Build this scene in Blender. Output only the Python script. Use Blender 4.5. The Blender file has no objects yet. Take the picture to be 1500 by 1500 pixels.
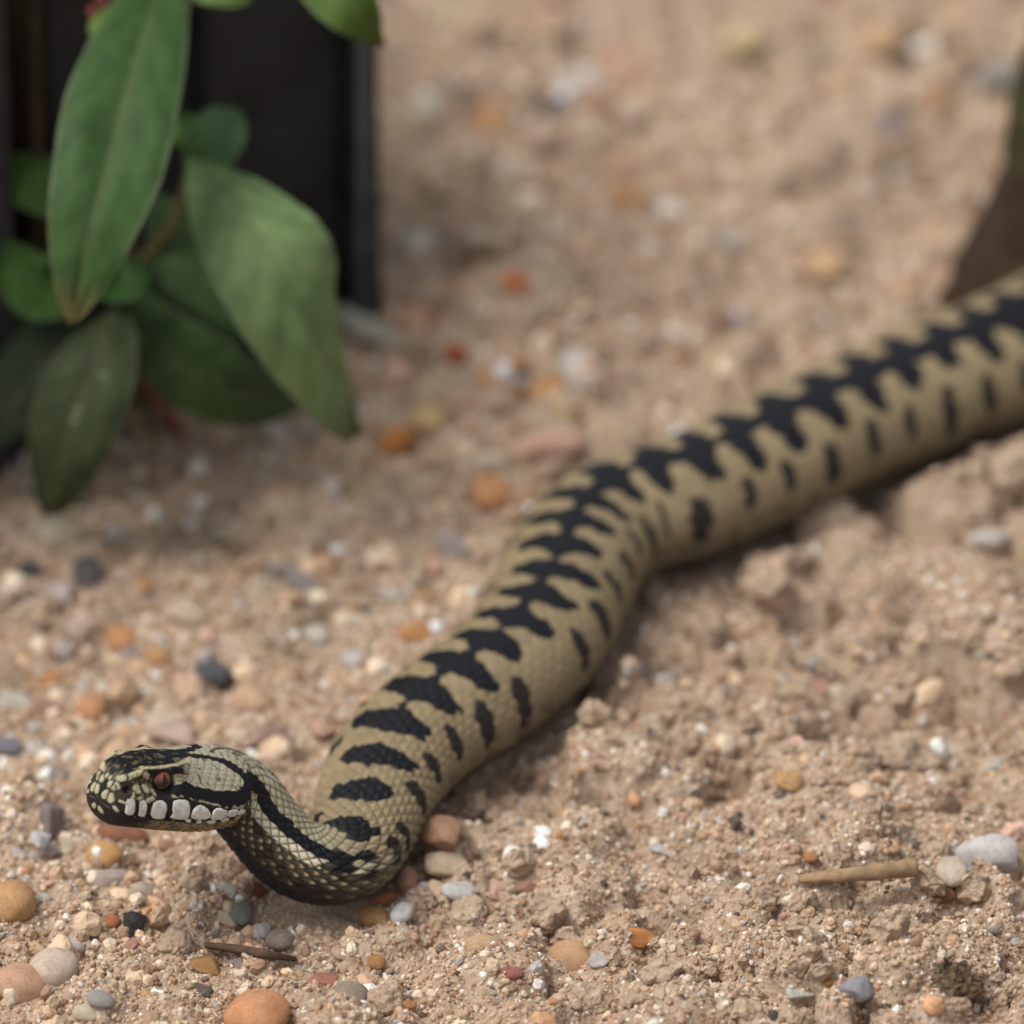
import bpy, math, random
import numpy as np
from mathutils import Vector, Matrix

# ------------------------------------------------------------------ camera / light / exposure
sc = bpy.context.scene
ELEV = math.radians(32.0)          # the camera looks down at the sand by this angle
CDIST = 1.617                      # camera to the point of sand in the middle of the picture
HALF = 0.0565                      # tan(half field of view)
SE, CE = math.sin(ELEV), math.cos(ELEV)
CAM = np.array([0.0, -CDIST*CE, CDIST*SE])
cd = bpy.data.cameras.new("camera")
cam = bpy.data.objects.new("camera", cd); sc.collection.objects.link(cam)
cam.location = CAM
cam.rotation_euler = (math.pi/2 - ELEV, 0, 0)
cd.sensor_width = 36; cd.angle = 2*math.atan(HALF)
cd.clip_start = 0.05; cd.clip_end = 200
cd.dof.use_dof = True
cd.dof.focus_distance = 1.492
cd.dof.aperture_fstop = 8.8
cd.dof.aperture_blades = 8
sc.camera = cam

SUN_EL, SUN_AZ = math.radians(62), math.radians(-98)     # azimuth from +Y (away from the camera), clockwise
w = bpy.data.worlds.new("World"); sc.world = w; w.use_nodes = True
nt = w.node_tree; bg = nt.nodes['Background']
sky = nt.nodes.new('ShaderNodeTexSky'); sky.sky_type = 'NISHITA'; sky.sun_disc = False
sky.sun_elevation = SUN_EL; sky.sun_rotation = SUN_AZ
sky.dust_density = 4.0; sky.air_density = 1.0
hs = nt.nodes.new('ShaderNodeHueSaturation'); hs.inputs['Saturation'].default_value = 0.28   # cloud veil
nt.links.new(sky.outputs[0], hs.inputs['Color']); nt.links.new(hs.outputs[0], bg.inputs[0])
bg.inputs[1].default_value = 0.115
ld = bpy.data.lights.new("sun", 'SUN'); ld.energy = 1.45; ld.angle = math.radians(26); ld.color = (1, .955, .89)
sun = bpy.data.objects.new("sun", ld); sc.collection.objects.link(sun)
sd = Vector((math.sin(SUN_AZ)*math.cos(SUN_EL), math.cos(SUN_AZ)*math.cos(SUN_EL), math.sin(SUN_EL)))
sun.rotation_euler = sd.to_track_quat('Z', 'Y').to_euler(); sun.location = (-.3, .3, 1)
vs = sc.view_settings
vs.view_transform = 'Standard'; vs.look = 'None'; vs.gamma = 1; vs.use_curve_mapping = False
vs.exposure = 0.42

# ------------------------------------------------------------------ helpers
rng = np.random.default_rng(7); random.seed(7)
COL = sc.collection
MM = 0.001

def ray(px, py):
    x = (px-750)/750*HALF; y = (750-py)/750*HALF
    d = np.array([x, CE + y*SE, -SE + y*CE])
    return d                       # depth component along the view axis is 1
def at(px, py, z=0.0):
    d = ray(px, py); t = (z-CAM[2])/d[2]
    return CAM + d*t
def atd(px, py, depth):
    return CAM + ray(px, py)*depth
def mmpp(p):                        # metres per photo pixel at a point
    return float(np.dot(np.asarray(p)-CAM, [0, CE, -SE]))*HALF/750

def _h(ix, iy, iz, seed):
    h = (ix.astype(np.int64)*374761393 + iy.astype(np.int64)*668265263 + iz.astype(np.int64)*2147483647 + seed*1274126177) & 0xffffffff
    h = ((h ^ (h >> 13))*1274126177) & 0xffffffff
    h = ((h ^ (h >> 16))*2246822519) & 0xffffffff
    return ((h ^ (h >> 15)) & 0xffffff)/float(0xffffff)*2-1
def vn(x, y, z=None, seed=0):
    x = np.asarray(x, float); y = np.asarray(y, float)
    z = np.zeros_like(x) if z is None else np.asarray(z, float)
    fx, fy, fz = np.floor(x), np.floor(y), np.floor(z)
    tx, ty, tz = x-fx, y-fy, z-fz
    tx = tx*tx*(3-2*tx); ty = ty*ty*(3-2*ty); tz = tz*tz*(3-2*tz)
    r = 0
    for a in (0, 1):
        for b in (0, 1):
            for c in (0, 1):
                r = r + (tx if a else 1-tx)*(ty if b else 1-ty)*(tz if c else 1-tz)*_h(fx+a, fy+b, fz+c, seed)
    return r
def sstep(a, b, x):
    t = np.clip((x-a)/(b-a), 0, 1); return t*t*(3-2*t)
def lin(c):
    c = np.asarray(c, float)/255
    return np.where(c <= .04045, c/12.92, ((c+.055)/1.055)**2.4)

def mesh_np(name, verts, faces, smooth=True, cols=None):
    """faces: (n,4) or (n,3) int array"""
    me = bpy.data.meshes.new(name)
    verts = np.asarray(verts, np.float32); faces = np.asarray(faces, np.int32)
    k = faces.shape[1]; n = len(faces)
    me.vertices.add(len(verts)); me.vertices.foreach_set('co', verts.ravel())
    me.loops.add(n*k); me.loops.foreach_set('vertex_index', faces.ravel())
    me.polygons.add(n); me.polygons.foreach_set('loop_start', np.arange(0, n*k, k, dtype=np.int32))
    me.polygons.foreach_set('loop_total', np.full(n, k, np.int32))
    me.update(calc_edges=True); me.validate()
    me.polygons.foreach_set('use_smooth', np.full(len(me.polygons), smooth))
    if cols is not None:
        ca = me.color_attributes.new('col', 'FLOAT_COLOR', 'POINT')
        c4 = np.ones((len(verts), 4), np.float32); c4[:, :3] = cols
        ca.data.foreach_set('color', c4.ravel())
    return me
def link(name, me, mat=None, parent=None, loc=None):
    o = bpy.data.objects.new(name, me); COL.objects.link(o)
    if mat and me is not None and not me.materials: me.materials.append(mat)
    if parent: o.parent = parent
    if loc is not None: o.location = loc
    return o
def empty(name, loc=(0, 0, 0)):
    o = bpy.data.objects.new(name, None); COL.objects.link(o); o.location = loc
    o.empty_display_size = .01
    return o
def tag(o, label=None, cat=None, group=None, kind=None):
    if label: o['label'] = label
    if cat: o['category'] = cat
    if group: o['group'] = group
    if kind: o['kind'] = kind
    return o
def gridfaces(n, m, wrap=False):
    i = np.arange(n-1)[:, None]; mm = m if wrap else m-1
    j = np.arange(mm)[None, :]; j2 = (j+1) % m
    return np.stack([i*m+j+0*j2, i*m+j2, (i+1)*m+j2, (i+1)*m+j+0*j2], -1).reshape(-1, 4)
def ico(sub):
    import bmesh
    bm = bmesh.new(); bmesh.ops.create_icosphere(bm, subdivisions=sub, radius=1)
    v = np.array([x.co[:] for x in bm.verts]); f = np.array([[q.index for q in p.verts] for p in bm.faces])
    bm.free(); return v, f
ICO = {s: ico(s) for s in (2, 3, 4, 5)}

class NT:
    """small node helper"""
    def __init__(s, name):
        s.m = bpy.data.materials.new(name); s.m.use_nodes = True
        s.t = s.m.node_tree; s.b = s.t.nodes['Principled BSDF']
    def n(s, typ, **kw):
        x = s.t.nodes.new(typ)
        for k, v in kw.items():
            if k.startswith('i_'):
                key = k[2:]; key = int(key) if key.isdigit() else key.replace('_', ' ')
                x.inputs[key].default_value = v
            else: setattr(x, k, v)
        return x
    def l(s, a, b): s.t.links.new(a, b)
    def coord(s): return s.n('ShaderNodeTexCoord').outputs['Object']
    def noise(s, scale, detail=3, vec=None, rough=.55):
        x = s.n('ShaderNodeTexNoise', i_Scale=scale, i_Detail=detail, i_Roughness=rough)
        if vec is not None: s.l(vec, x.inputs['Vector'])
        return x
    def ramp(s, fac, stops):
        r = s.n('ShaderNodeValToRGB'); e = r.color_ramp.elements
        while len(e) < len(stops): e.new(.5)
        for q, (p, c) in zip(e, stops): q.position = p; q.color = (*c, 1)
        s.l(fac, r.inputs[0]); return r
    def mix(s, fac, a, b, mode='MIX'):
        x = s.n('ShaderNodeMix', data_type='RGBA', blend_type=mode)
        for v, sock in ((fac, x.inputs[0]), (a, x.inputs[6]), (b, x.inputs[7])):
            if hasattr(v, 'node'): s.l(v, sock)
            else: sock.default_value = v if not isinstance(v, tuple) else (*v, 1)
        return x.outputs[2]
    def bump(s, h, dist, strength=1.0):
        b = s.n('ShaderNodeBump', i_Distance=dist, i_Strength=strength); s.l(h, b.inputs['Height'])
        s.l(b.outputs[0], s.b.inputs['Normal'])
    def done(s, rough=.8, spec=.3, **kw):
        s.b.inputs['Roughness'].default_value = rough
        s.b.inputs['Specular IOR Level'].default_value = spec
        for k, v in kw.items(): s.b.inputs[k.replace('_', ' ')].default_value = v
        return s.m

# ------------------------------------------------------------------ materials
def mat_sand(name='sand', world=False):
    k = NT(name); c = k.n('ShaderNodeNewGeometry').outputs['Position'] if world else k.coord()
    big = k.noise(30, 4, c); mid = k.noise(260, 4, c); fine = k.noise(1500, 2, c)
    vor = k.n('ShaderNodeTexVoronoi', i_Scale=1100.0); k.l(c, vor.inputs['Vector'])
    r1 = k.ramp(mid.outputs[0], [(.25, (.31, .215, .145)), (.5, (.43, .315, .22)), (.75, (.52, .40, .295))])
    r2 = k.ramp(vor.outputs['Color'], [(0, (.17, .11, .06)), (.25, (.40, .285, .19)), (.6, (.50, .375, .265)), (.85, (.62, .50, .39)), (1, (.8, .73, .63))])
    a = k.mix(.5, r1.outputs[0], r2.outputs[0])
    r3 = k.ramp(big.outputs[0], [(.3, (.82, .80, .80)), (.7, (1.0, 1.0, 1.0))])
    k.l(k.mix(1.0, a, r3.outputs[0], 'MULTIPLY'), k.b.inputs['Base Color'])
    add = k.n('ShaderNodeMath', operation='MULTIPLY_ADD', i_1=.6)
    k.l(vor.outputs['Distance'], add.inputs[0]); k.l(fine.outputs[0], add.inputs[2])
    k.bump(add.outputs[0], .0005, .8)
    return k.done(.95, .15)
def mat_grain():
    k = NT('sand_grain')
    at_ = k.n('ShaderNodeAttribute', attribute_type='INSTANCER', attribute_name='tint')
    k.l(at_.outputs['Color'], k.b.inputs['Base Color'])
    return k.done(.6, .35)
def mat_pebble():
    k = NT('pebble_stone'); c = k.coord()
    oi = k.n('ShaderNodeObjectInfo')
    off = k.n('ShaderNodeVectorMath', operation='ADD'); k.l(c, off.inputs[0])
    sc_ = k.n('ShaderNodeVectorMath', operation='SCALE'); sc_.inputs['Scale'].default_value = 7.0
    cmb = k.n('ShaderNodeCombineXYZ'); k.l(oi.outputs['Random'], cmb.inputs[0]); k.l(oi.outputs['Random'], cmb.inputs[2])
    k.l(cmb.outputs[0], sc_.inputs[0]); k.l(sc_.outputs[0], off.inputs[1])
    v = off.outputs[0]
    n1 = k.noise(1.6, 5, v); n2 = k.noise(9, 4, v); n3 = k.noise(32, 2, v)
    r1 = k.ramp(n1.outputs[0], [(.3, (.74, .72, .71)), (.55, (1.0, 1.0, 1.0)), (.75, (1.12, 1.10, 1.08))])
    r2 = k.ramp(n2.outputs[0], [(.3, (.72, .68, .64)), (.5, (1, 1, 1)), (.72, (1.15, 1.12, 1.08))])
    a = k.mix(1.0, oi.outputs['Color'], r1.outputs[0], 'MULTIPLY')
    b = k.mix(.8, a, r2.outputs[0], 'MULTIPLY')
    n4 = k.noise(26, 3, v, .7); r4 = k.ramp(n4.outputs[0], [(.36, (.66, .62, .58)), (.48, (1, 1, 1)), (.62, (1.0, 1.0, 1.0)), (.70, (1.25, 1.22, 1.18))])
    b = k.mix(.75, b, r4.outputs[0], 'MULTIPLY')
    dust = k.ramp(n2.outputs[0], [(.50, (0, 0, 0)), (.64, (1, 1, 1))])
    g = k.n('ShaderNodeMath', operation='MULTIPLY', i_1=.26); k.l(dust.outputs[0], g.inputs[0])
    k.l(k.mix(g.outputs[0], b, (.42, .30, .20)), k.b.inputs['Base Color'])
    k.bump(n4.outputs[0], .0006, .8)
    rr = k.n('ShaderNodeMapRange', i_3=.5, i_4=.85); k.l(n2.outputs[0], rr.inputs[0]); k.l(rr.outputs[0], k.b.inputs['Roughness'])
    k.done(.6, .35)
    return k.m
def mat_snake():
    k = NT('snake_skin'); a = k.n('ShaderNodeVertexColor', layer_name='col')
    k.l(a.outputs['Color'], k.b.inputs['Base Color'])
    n = k.noise(2600, 2, k.coord()); k.bump(n.outputs[0], .00012, .4)
    return k.done(.56, .20)
def mat_plain(name, col, rough, spec=.3, var=.25, scale=300, bump=0, **kw):
    k = NT(name); n = k.noise(scale, 4, k.coord())
    c = np.array(col)
    r = k.ramp(n.outputs[0], [(.28, tuple(c*(1-var))), (.72, tuple(np.minimum(c*(1+var), 1)))])
    k.l(r.outputs[0], k.b.inputs['Base Color'])
    if bump: k.bump(n.outputs[0], bump, .8)
    return k.done(rough, spec, **kw)
def mat_leaf(name):
    k = NT(name); a = k.n('ShaderNodeVertexColor', layer_name='col'); c = k.coord()
    n = k.noise(220, 4, c); n2 = k.noise(1500, 2, c)
    r = k.ramp(n.outputs[0], [(.3, (.78, .80, .78)), (.7, (1.15, 1.12, 1.1))])
    m = k.mix(1.0, a.outputs['Color'], r.outputs[0], 'MULTIPLY')
    k.l(m, k.b.inputs['Base Color']); k.bump(n2.outputs[0], .0003, .5)
    tr = k.n('ShaderNodeBsdfTranslucent'); k.l(k.mix(1.0, m, (1.1, 1.3, .5), 'MULTIPLY'), tr.inputs[0])
    mx = k.n('ShaderNodeMixShader', i_0=.22); k.l(k.b.outputs[0], mx.inputs[1]); k.l(tr.outputs[0], mx.inputs[2])
    k.l(mx.outputs[0], k.t.nodes['Material Output'].inputs[0])
    return k.done(.6, .25)
M_SAND, M_GRAIN, M_PEB, M_SNAKE, M_LEAF = mat_sand(), mat_grain(), mat_pebble(), mat_snake(), mat_leaf('leaf')
M_CLOD = M_SAND; M_CRUMB = mat_sand('sand_crumb', True)

# ------------------------------------------------------------------ the snake's spine (needed by the ground)
def catmull(P, n):
    P = np.asarray(P, float); P = np.vstack([2*P[0]-P[1], P, 2*P[-1]-P[-2]])
    out = []
    for i in range(1, len(P)-2):
        p0, p1, p2, p3 = P[i-1:i+3]
        d = [max(np.linalg.norm(b-a), 1e-9)**.5 for a, b in ((p0, p1), (p1, p2), (p2, p3))]
        t0 = 0; t1 = d[0]; t2 = t1+d[1]; t3 = t2+d[2]
        t = np.linspace(t1, t2, n, endpoint=False)[:, None]
        A1 = (t1-t)/(t1-t0)*p0+(t-t0)/(t1-t0)*p1; A2 = (t2-t)/(t2-t1)*p1+(t-t1)/(t2-t1)*p2; A3 = (t3-t)/(t3-t2)*p2+(t-t2)/(t3-t2)*p3
        B1 = (t2-t)/(t2-t0)*A1+(t-t0)/(t2-t0)*A2; B2 = (t3-t)/(t3-t1)*A2+(t-t1)/(t3-t1)*A3
        out.append((t2-t)/(t2-t1)*B1+(t-t1)/(t2-t1)*B2)
    out.append(P[-2][None]); return np.vstack(out)

YAW, PIT = math.radians(42), math.radians(19.5)
FWD = np.array([-math.cos(YAW)*math.cos(PIT), -math.sin(YAW)*math.cos(PIT), math.sin(PIT)])
HBASE = at(338, 1151, .0215)                  # where the skull meets the neck
HL = .0300
spine_pts = [HBASE+FWD*HL, HBASE+FWD*HL*.66, HBASE+FWD*HL*.33, HBASE,
             at(372, 1190, .0172), at(408, 1236, .0122), at(455, 1268, .0085), at(505, 1264, .0074),
             at(530, 1224, .0074), at(546, 1174, .0078), at(572, 1122, .0084), at(610, 1080, .0090), at(676, 1034, .0096), at(742, 984, .0098),
             at(794, 926, .0100), at(824, 862, .0100), at(857, 800, .0100), at(915, 757, .0101), at(1000, 733, .0102),
             at(1125, 676, .0106), at(1250, 615, .0110), at(1375, 565, .0114), at(1500, 513, .0116),
             at(1640, 440, .0116), at(1760, 350, .0110), at(1800, 230, .0100), at(1760, 120, .0085), at(1690, 40, .0065), at(1660, -60, .0035)]
sp = catmull(spine_pts, 40)
sl = np.concatenate([[0], np.cumsum(np.linalg.norm(np.diff(sp, axis=0), axis=1))])
SLEN = sl[-1]
# smooth the joint of head and neck a little
def resample(s): return np.stack([np.interp(s, sl, sp[:, k]) for k in range(3)], -1)
SNAKE_A_S = np.concatenate([np.array([0, 40, 52, 62, 72, 85, 105, 135, 175, 220, 270, 330])*MM, [max(.36, SLEN-.17), SLEN-.11, SLEN-.06, SLEN-.02, SLEN]])
SNAKE_A_V = np.array([6, 6.6, 7.2, 8.2, 9.4, 10.6, 11.6, 12.0, 12.4, 12.9, 13.6, 14.4, 14.6, 12.0, 7.0, 3.0, .5])*MM

# ------------------------------------------------------------------ ground
def axis(lo, hi, step, far):
    mid = np.arange(lo, hi+step*.5, step); a = [mid[-1]]; d = step
    while a[-1] < far: d *= 1.16; a.append(a[-1]+d)
    b = [mid[0]]; d = step
    while b[-1] > -far: d *= 1.16; b.append(b[-1]-d)
    return np.concatenate([b[1:][::-1], mid, a[1:]])
GX = axis(-.150, .185, .0008, 45); GY = axis(-.215, .330, .0009, 45)
X, Y = np.meshgrid(GX, GY, indexing='ij')
near = np.exp(-((np.maximum(np.abs(X-.015)-.20, 0)/.15)**2+(np.maximum(np.abs(Y-.05)-.30, 0)/.15)**2))
rgt = sstep(-.02, .05, X - .25*(Y))          # the sand on one side of the snake is lumpier
bk = np.array(spine_pts)[15:25]; behind = sstep(-.004, .010, Y-np.interp(X, bk[:, 0], bk[:, 1]))*sstep(.0, .02, X)
rgt = rgt*(1-.65*behind)
H = vn(X*16, Y*16, seed=1)*.0035 + vn(X*45, Y*45, seed=2)*.0018*(.6+.6*rgt)
H += (np.abs(vn(X*110, Y*110, seed=3))-.25)*.0030*(.45+.9*rgt)
H += vn(X*260, Y*260, seed=4)*.0009*(.6+.6*rgt) + vn(X*620, Y*620, seed=5)*.0005*near
H *= near*1.35
H += (1-near)*(vn(X*3, Y*3, seed=6)*.01+vn(X*.4, Y*.4, seed=8)*.08*sstep(1, 6, np.hypot(X, Y)))
IX0, IX1 = np.searchsorted(GX, -.150), np.searchsorted(GX, .185); IY0, IY1 = np.searchsorted(GY, -.215), np.searchsorted(GY, .330)
def stamp(cx, cy, r, h, flat=.5, sq=1.0):
    i0, i1 = np.searchsorted(GX, [cx-r, cx+r]); j0, j1 = np.searchsorted(GY, [cy-r, cy+r])
    if i1 <= i0 or j1 <= j0: return
    xx = X[i0:i1, j0:j1]-cx; yy = Y[i0:i1, j0:j1]-cy
    nn = vn(xx/r*1.7+cx*900, yy/r*1.7+cy*900, seed=9)*.35
    d = np.sqrt(xx*xx+yy*yy*sq)/r*(1+nn)
    b = np.sqrt(np.clip(1-d*d, 0, 1))
    if h > 0:
        base = H[i0:i1, j0:j1]; c = H[min((i0+i1)//2, len(GX)-1), min((j0+j1)//2, len(GY)-1)]
        H[i0:i1, j0:j1] = np.where(b > 0, np.maximum(base, c+h*(b-flat*.6)), base)
    else: H[i0:i1, j0:j1] += h*b*b
for _ in range(3400):
    x = rng.uniform(-.15, .185); y = rng.uniform(-.21, .33)
    p = float(sstep(-.03, .05, np.array(x-.25*y))); p *= 1-.75*float(sstep(-.004, .01, np.array(y-np.interp(x, bk[:, 0], bk[:, 1])))*sstep(.0, .02, np.array(x)))
    if rng.random() > .42+.58*p: continue
    r = rng.lognormal(math.log(.0026), .5)*(1+.25*p); stamp(x, y, min(r, .009), min(r, .009)*rng.uniform(.55, 1.0))
for _ in range(700):
    x = rng.uniform(-.15, .185); y = rng.uniform(-.21, .33); r = rng.uniform(.0025, .0065); stamp(x, y, r, -rng.uniform(.001, .0035))
# mounds and hollows that show in the photograph
for px, py, r, h in [(1230, 800, .010, .008), (1370, 720, .011, .006), (1480, 690, .010, .008), (1150, 870, .007, .004), (1380, 860, .012, .004), (1320, 1090, .013, .006), (1440, 980, .012, .005),
                     (1010, 900, .008, .003), (950, 880, .004, .003), (1200, 1180, .011, .005), (1320, 1190, .009, .004), (900, 1130, .008, .003), (1390, 1445, .008, .006), (590, 700, .009, .004),
                     (1150, 440, .010, .004), (760, 470, .012, .005), (940, 420, .012, .005), (1050, 1080, .008, .003), (1240, 960, .009, .004)]:
    p = at(px, py); stamp(p[0], p[1], r, h, flat=.2)
for px, py, r, h in [(690, 395, .010, -.006), (930, 450, .010, -.005), (560, 690, .008, -.005), (1240, 1080, .009, -.006), (1295, 960, .005, -.006), (1185, 860, .006, -.005), (1280, 350, .012, -.004),
                     (240, 1345, .005, -.002), (1310, 1315, .004, -.003), (1480, 1090, .007, -.004), (1080, 1150, .008, -.004), (1120, 800, .008, -.004), (740, 1130, .006, -.003)]:
    p = at(px, py); stamp(p[0], p[1], r, h)
# the snake's weight presses a trough
ss = np.arange(.045, SLEN, .0015); cc = resample(ss); aa = np.interp(ss, SNAKE_A_S, SNAKE_A_V)
sub = H[IX0-40:IX1+60, IY0:IY1+30]; xs = X[IX0-40:IX1+60, IY0:IY1+30]; ys = Y[IX0-40:IX1+60, IY0:IY1+30]
dmin = np.full(xs.shape, 9.0)
for (cx, cy, _), a in zip(cc, aa): np.minimum(dmin, np.hypot(xs-cx, ys-cy)/a, out=dmin)
k = sstep(.72, 1.12, dmin)
sub[...] = np.minimum(sub, .0035*sstep(.95, 1.15, dmin)-.0012+.02*sstep(1.1, 1.5, dmin)) * 1.0
sub[...] = sub*k + (1-k)*np.minimum(sub, -.0010)
# under the raised head: keep the sand low
hb = resample(np.arange(0, .045, .0015))
for cx, cy, cz in hb: 
    m = np.exp(-(np.hypot(xs-cx, ys-cy)/.012)**2); np.minimum(sub, np.where(m > .2, .002+.004*(1-m), 1), out=sub)
def gh(x, y):
    x = np.atleast_1d(np.asarray(x, float)); y = np.atleast_1d(np.asarray(y, float))
    i = np.clip(np.searchsorted(GX, x)-1, 0, len(GX)-2); j = np.clip(np.searchsorted(GY, y)-1, 0, len(GY)-2)
    u = (x-GX[i])/(GX[i+1]-GX[i]); v = (y-GY[j])/(GY[j+1]-GY[j])
    return H[i, j]*(1-u)*(1-v)+H[i+1, j]*u*(1-v)+H[i, j+1]*(1-u)*v+H[i+1, j+1]*u*v
gm = mesh_np('sand_ground', np.stack([X, Y, H], -1).reshape(-1, 3), gridfaces(len(GX), len(GY))[:, ::-1])
tag(link('sand_ground', gm, M_SAND), 'pale brown damp sand covering the ground', kind='structure')
def ground_at(px, py):              # a point of the uneven sand seen at a photo pixel
    z = 0.0
    for _ in range(4):
        p = at(px, py, z); z = float(gh(p[0], p[1])[0])
    return at(px, py, z)
def snake_clear(x, y):              # distance to the snake in body half-widths
    d = np.full(np.shape(x), 9.0)
    for (cx, cy, _), a in zip(cc[::2], aa[::2]): d = np.minimum(d, np.hypot(x-cx, y-cy)/a)
    return d

# ------------------------------------------------------------------ snake
def pchip(xk, yk, x):
    xk = np.asarray(xk, float); yk = np.asarray(yk, float); h = np.diff(xk); d = np.diff(yk)/h
    m = np.zeros_like(yk); m[0] = d[0]; m[-1] = d[-1]
    for i in range(1, len(xk)-1):
        m[i] = 0 if d[i-1]*d[i] <= 0 else (h[i-1]+h[i])*2*1.5/(((2*h[i]+h[i-1])+(h[i]+2*h[i-1]))*0+ (2*h[i]+h[i-1])/d[i-1]+(h[i]+2*h[i-1])/d[i])
    i = np.clip(np.searchsorted(xk, x)-1, 0, len(xk)-2); t = (x-xk[i])/h[i]
    return (2*t**3-3*t**2+1)*yk[i]+(t**3-2*t**2+t)*h[i]*m[i]+(-2*t**3+3*t**2)*yk[i+1]+(t**3-t**2)*h[i]*m[i+1]
HK = [0, 1.2, 3, 6, 9, 13.5, 19, 24, 28, 32, 36, 41, 48, 58]
HW = [4.2, 4.7, 5.3, 6.1, 7.0, 8.3, 9.3, 9.4, 8.6, 7.6, 7.1, 6.9, 7.0, 7.4]
HT = [3.6, 5.2, 6.4, 7.1, 7.2, 7.1, 6.8, 6.2, 5.9, 5.7, 5.6, 5.7, 5.9, 6.1]
HB = [3.4, 3.8, 4.2, 4.6, 5.0, 5.4, 5.8, 5.9, 5.9, 5.9, 6.0, 6.3, 6.6, 6.8]
NTH = 320
th = np.linspace(-math.pi, math.pi, NTH, endpoint=False)           # 0 = back, + = the snake's right
def section(s):
    """half width, top, bottom, exponent (top, bottom) in metres"""
    mm = s/MM
    hw, ht, hb_ = (pchip(HK, v, np.minimum(mm, 58))*MM for v in (HW, HT, HB))
    a = np.interp(s, SNAKE_A_S, SNAKE_A_V); b = a*.83
    k = sstep(.042, .060, s)
    cap = np.sqrt(np.clip(1-(1-np.clip(mm/2.6, 0, 1))**2, 0, 1))
    W = (hw*(1-k)+a*k)*cap; T = (ht*(1-k)+b*k)*cap; B = (hb_*(1-k)+b*k)*cap
    n1 = 2.05+1.05*(1-sstep(.010, .028, s)); n2 = 2.05+.15*(1-sstep(.012, .03, s))
    return W, T, B, n1, n2
def frames(s):
    e = .0012
    C = sum(resample(np.clip(s+o, 0, SLEN)) for o in np.linspace(-.003, .003, 7)*1.0)/7 if False else resample(s)
    w_ = np.clip(s/.03, 0, 1)[:, None]
    Cs = sum(resample(np.clip(s+o, 0, SLEN)) for o in np.linspace(-.004, .004, 9))/9
    C = np.where(s[:, None] > .02, Cs, C)
    F = resample(np.clip(s-.004, 0, SLEN))-resample(np.clip(s+.004, 0, SLEN))
    F /= np.linalg.norm(F, axis=1, keepdims=True)
    R = np.cross(F, [0, 0, 1.0]); R /= np.linalg.norm(R, axis=1, keepdims=True)
    U = np.cross(R, F)
    return C, F, R, U
def local_xz(s, t):
    W, T, B, n1, n2 = section(s)
    sn, cs = np.sin(t), np.cos(t); n = np.where(cs > 0, n1, n2)
    x = W*np.sign(sn)*np.abs(sn)**(2/n); z = np.where(cs > 0, T, B)*np.sign(cs)*np.abs(cs)**(2/n)
    x = x*(1-.40*np.clip(z/np.maximum(T, 1e-9), 0, 1)**1.3*(1-sstep(.016, .027, s)))    # the skull narrows towards the brows
    return x, z
S = np.concatenate([.0026*np.linspace(0, 1, 26)[:-1]**2, np.arange(.0026, .034, .00015), np.arange(.034, .150, .00025), np.arange(.150, .42, .0005), np.arange(.42, SLEN-.001, .0012)])
S[0] = 1e-6
SG, TG = np.meshgrid(S, th, indexing='ij')
LX, LZ = local_xz(SG, TG)
mm = SG/MM; ax_ = np.abs(LX)/MM; zz = LZ/MM
C, F, R, U = frames(S)
# roll of the body: the back leans a little towards the camera's side
# -- scale lattice
Wd = section(S)[0]
rowarc = np.interp(S, [0, .012, .03, .06, .12, 1], [.0007, .0008, .00105, .0014, .0017, .0020])
Ls = rowarc*1.75
vph = np.concatenate([[0], np.cumsum(np.diff(S)/((Ls[1:]+Ls[:-1])/2))])
arcR = (section(S)[0]+section(S)[1])/2
NR = 27
ROLL = np.radians(np.interp(S, np.array([0, 24, 33, 44, 58, 150, 220, 900])*MM, [0, 0, -38, -36, 0, 0, 8, 8]))[:, None]
TP = (TG+ROLL+math.pi) % (2*math.pi)-math.pi          # angle from the back line, the neck being twisted
NROW = 44.0
u = TP/(2*math.pi)*NROW             # rows round the whole body
ur = np.round(u); du = u-ur
v = vph[:, None]+0*u + .0
def cell(u, v):
    best = None
    r0 = np.floor(u)
    bq = np.full(u.shape, 9.0); bi = np.zeros(u.shape); bj = np.zeros(u.shape); bdu = np.zeros(u.shape); bdv = np.zeros(u.shape)
    for o in (0, 1):
        i = r0+o; off = np.where(i % 2 == 0, 0, .5)
        j = np.round(v-off); a = u-i; b = v-off-j
        q = np.abs(a)+2*np.abs(b)
        m = q < bq; bq[m] = q[m]; bi[m] = i[m]; bj[m] = (j+off)[m]; bdu[m] = a[m]; bdv[m] = b[m]
    return bq, bi, bj, bdu, bdv
q, ci, cj, du, dv = cell(u, v)
sr = _h(ci, np.round(cj*2), ci*0, 3)           # one random number per scale
sc_s = np.interp(cj, vph, S); sc_t = ci/NROW*2*math.pi      # scale centres
ventral = sstep(1.95, 2.15, np.abs(TP))*sstep(.03, .04, SG)
amp = .16*rowarc[:, None]*sstep(.010, .022, SG)*(1-ventral)*(1-.62*sstep(.055, .12, SG))
amp = amp*(1-(np.degrees(np.abs(TP)) > 72)*(np.degrees(np.abs(TP)) < 112)*(1-sstep(.0235, .026, SG)))
disp = amp*((1-np.clip(q, 0, 1)**2.2)*1.0 + .75*np.exp(-(du/.16)**2)*(1-np.abs(dv)*1.6) + .9*dv)
# ventral scutes
vf = (vph[:, None]*1.0) % 1
disp += ventral*.00025*(vf)
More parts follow.
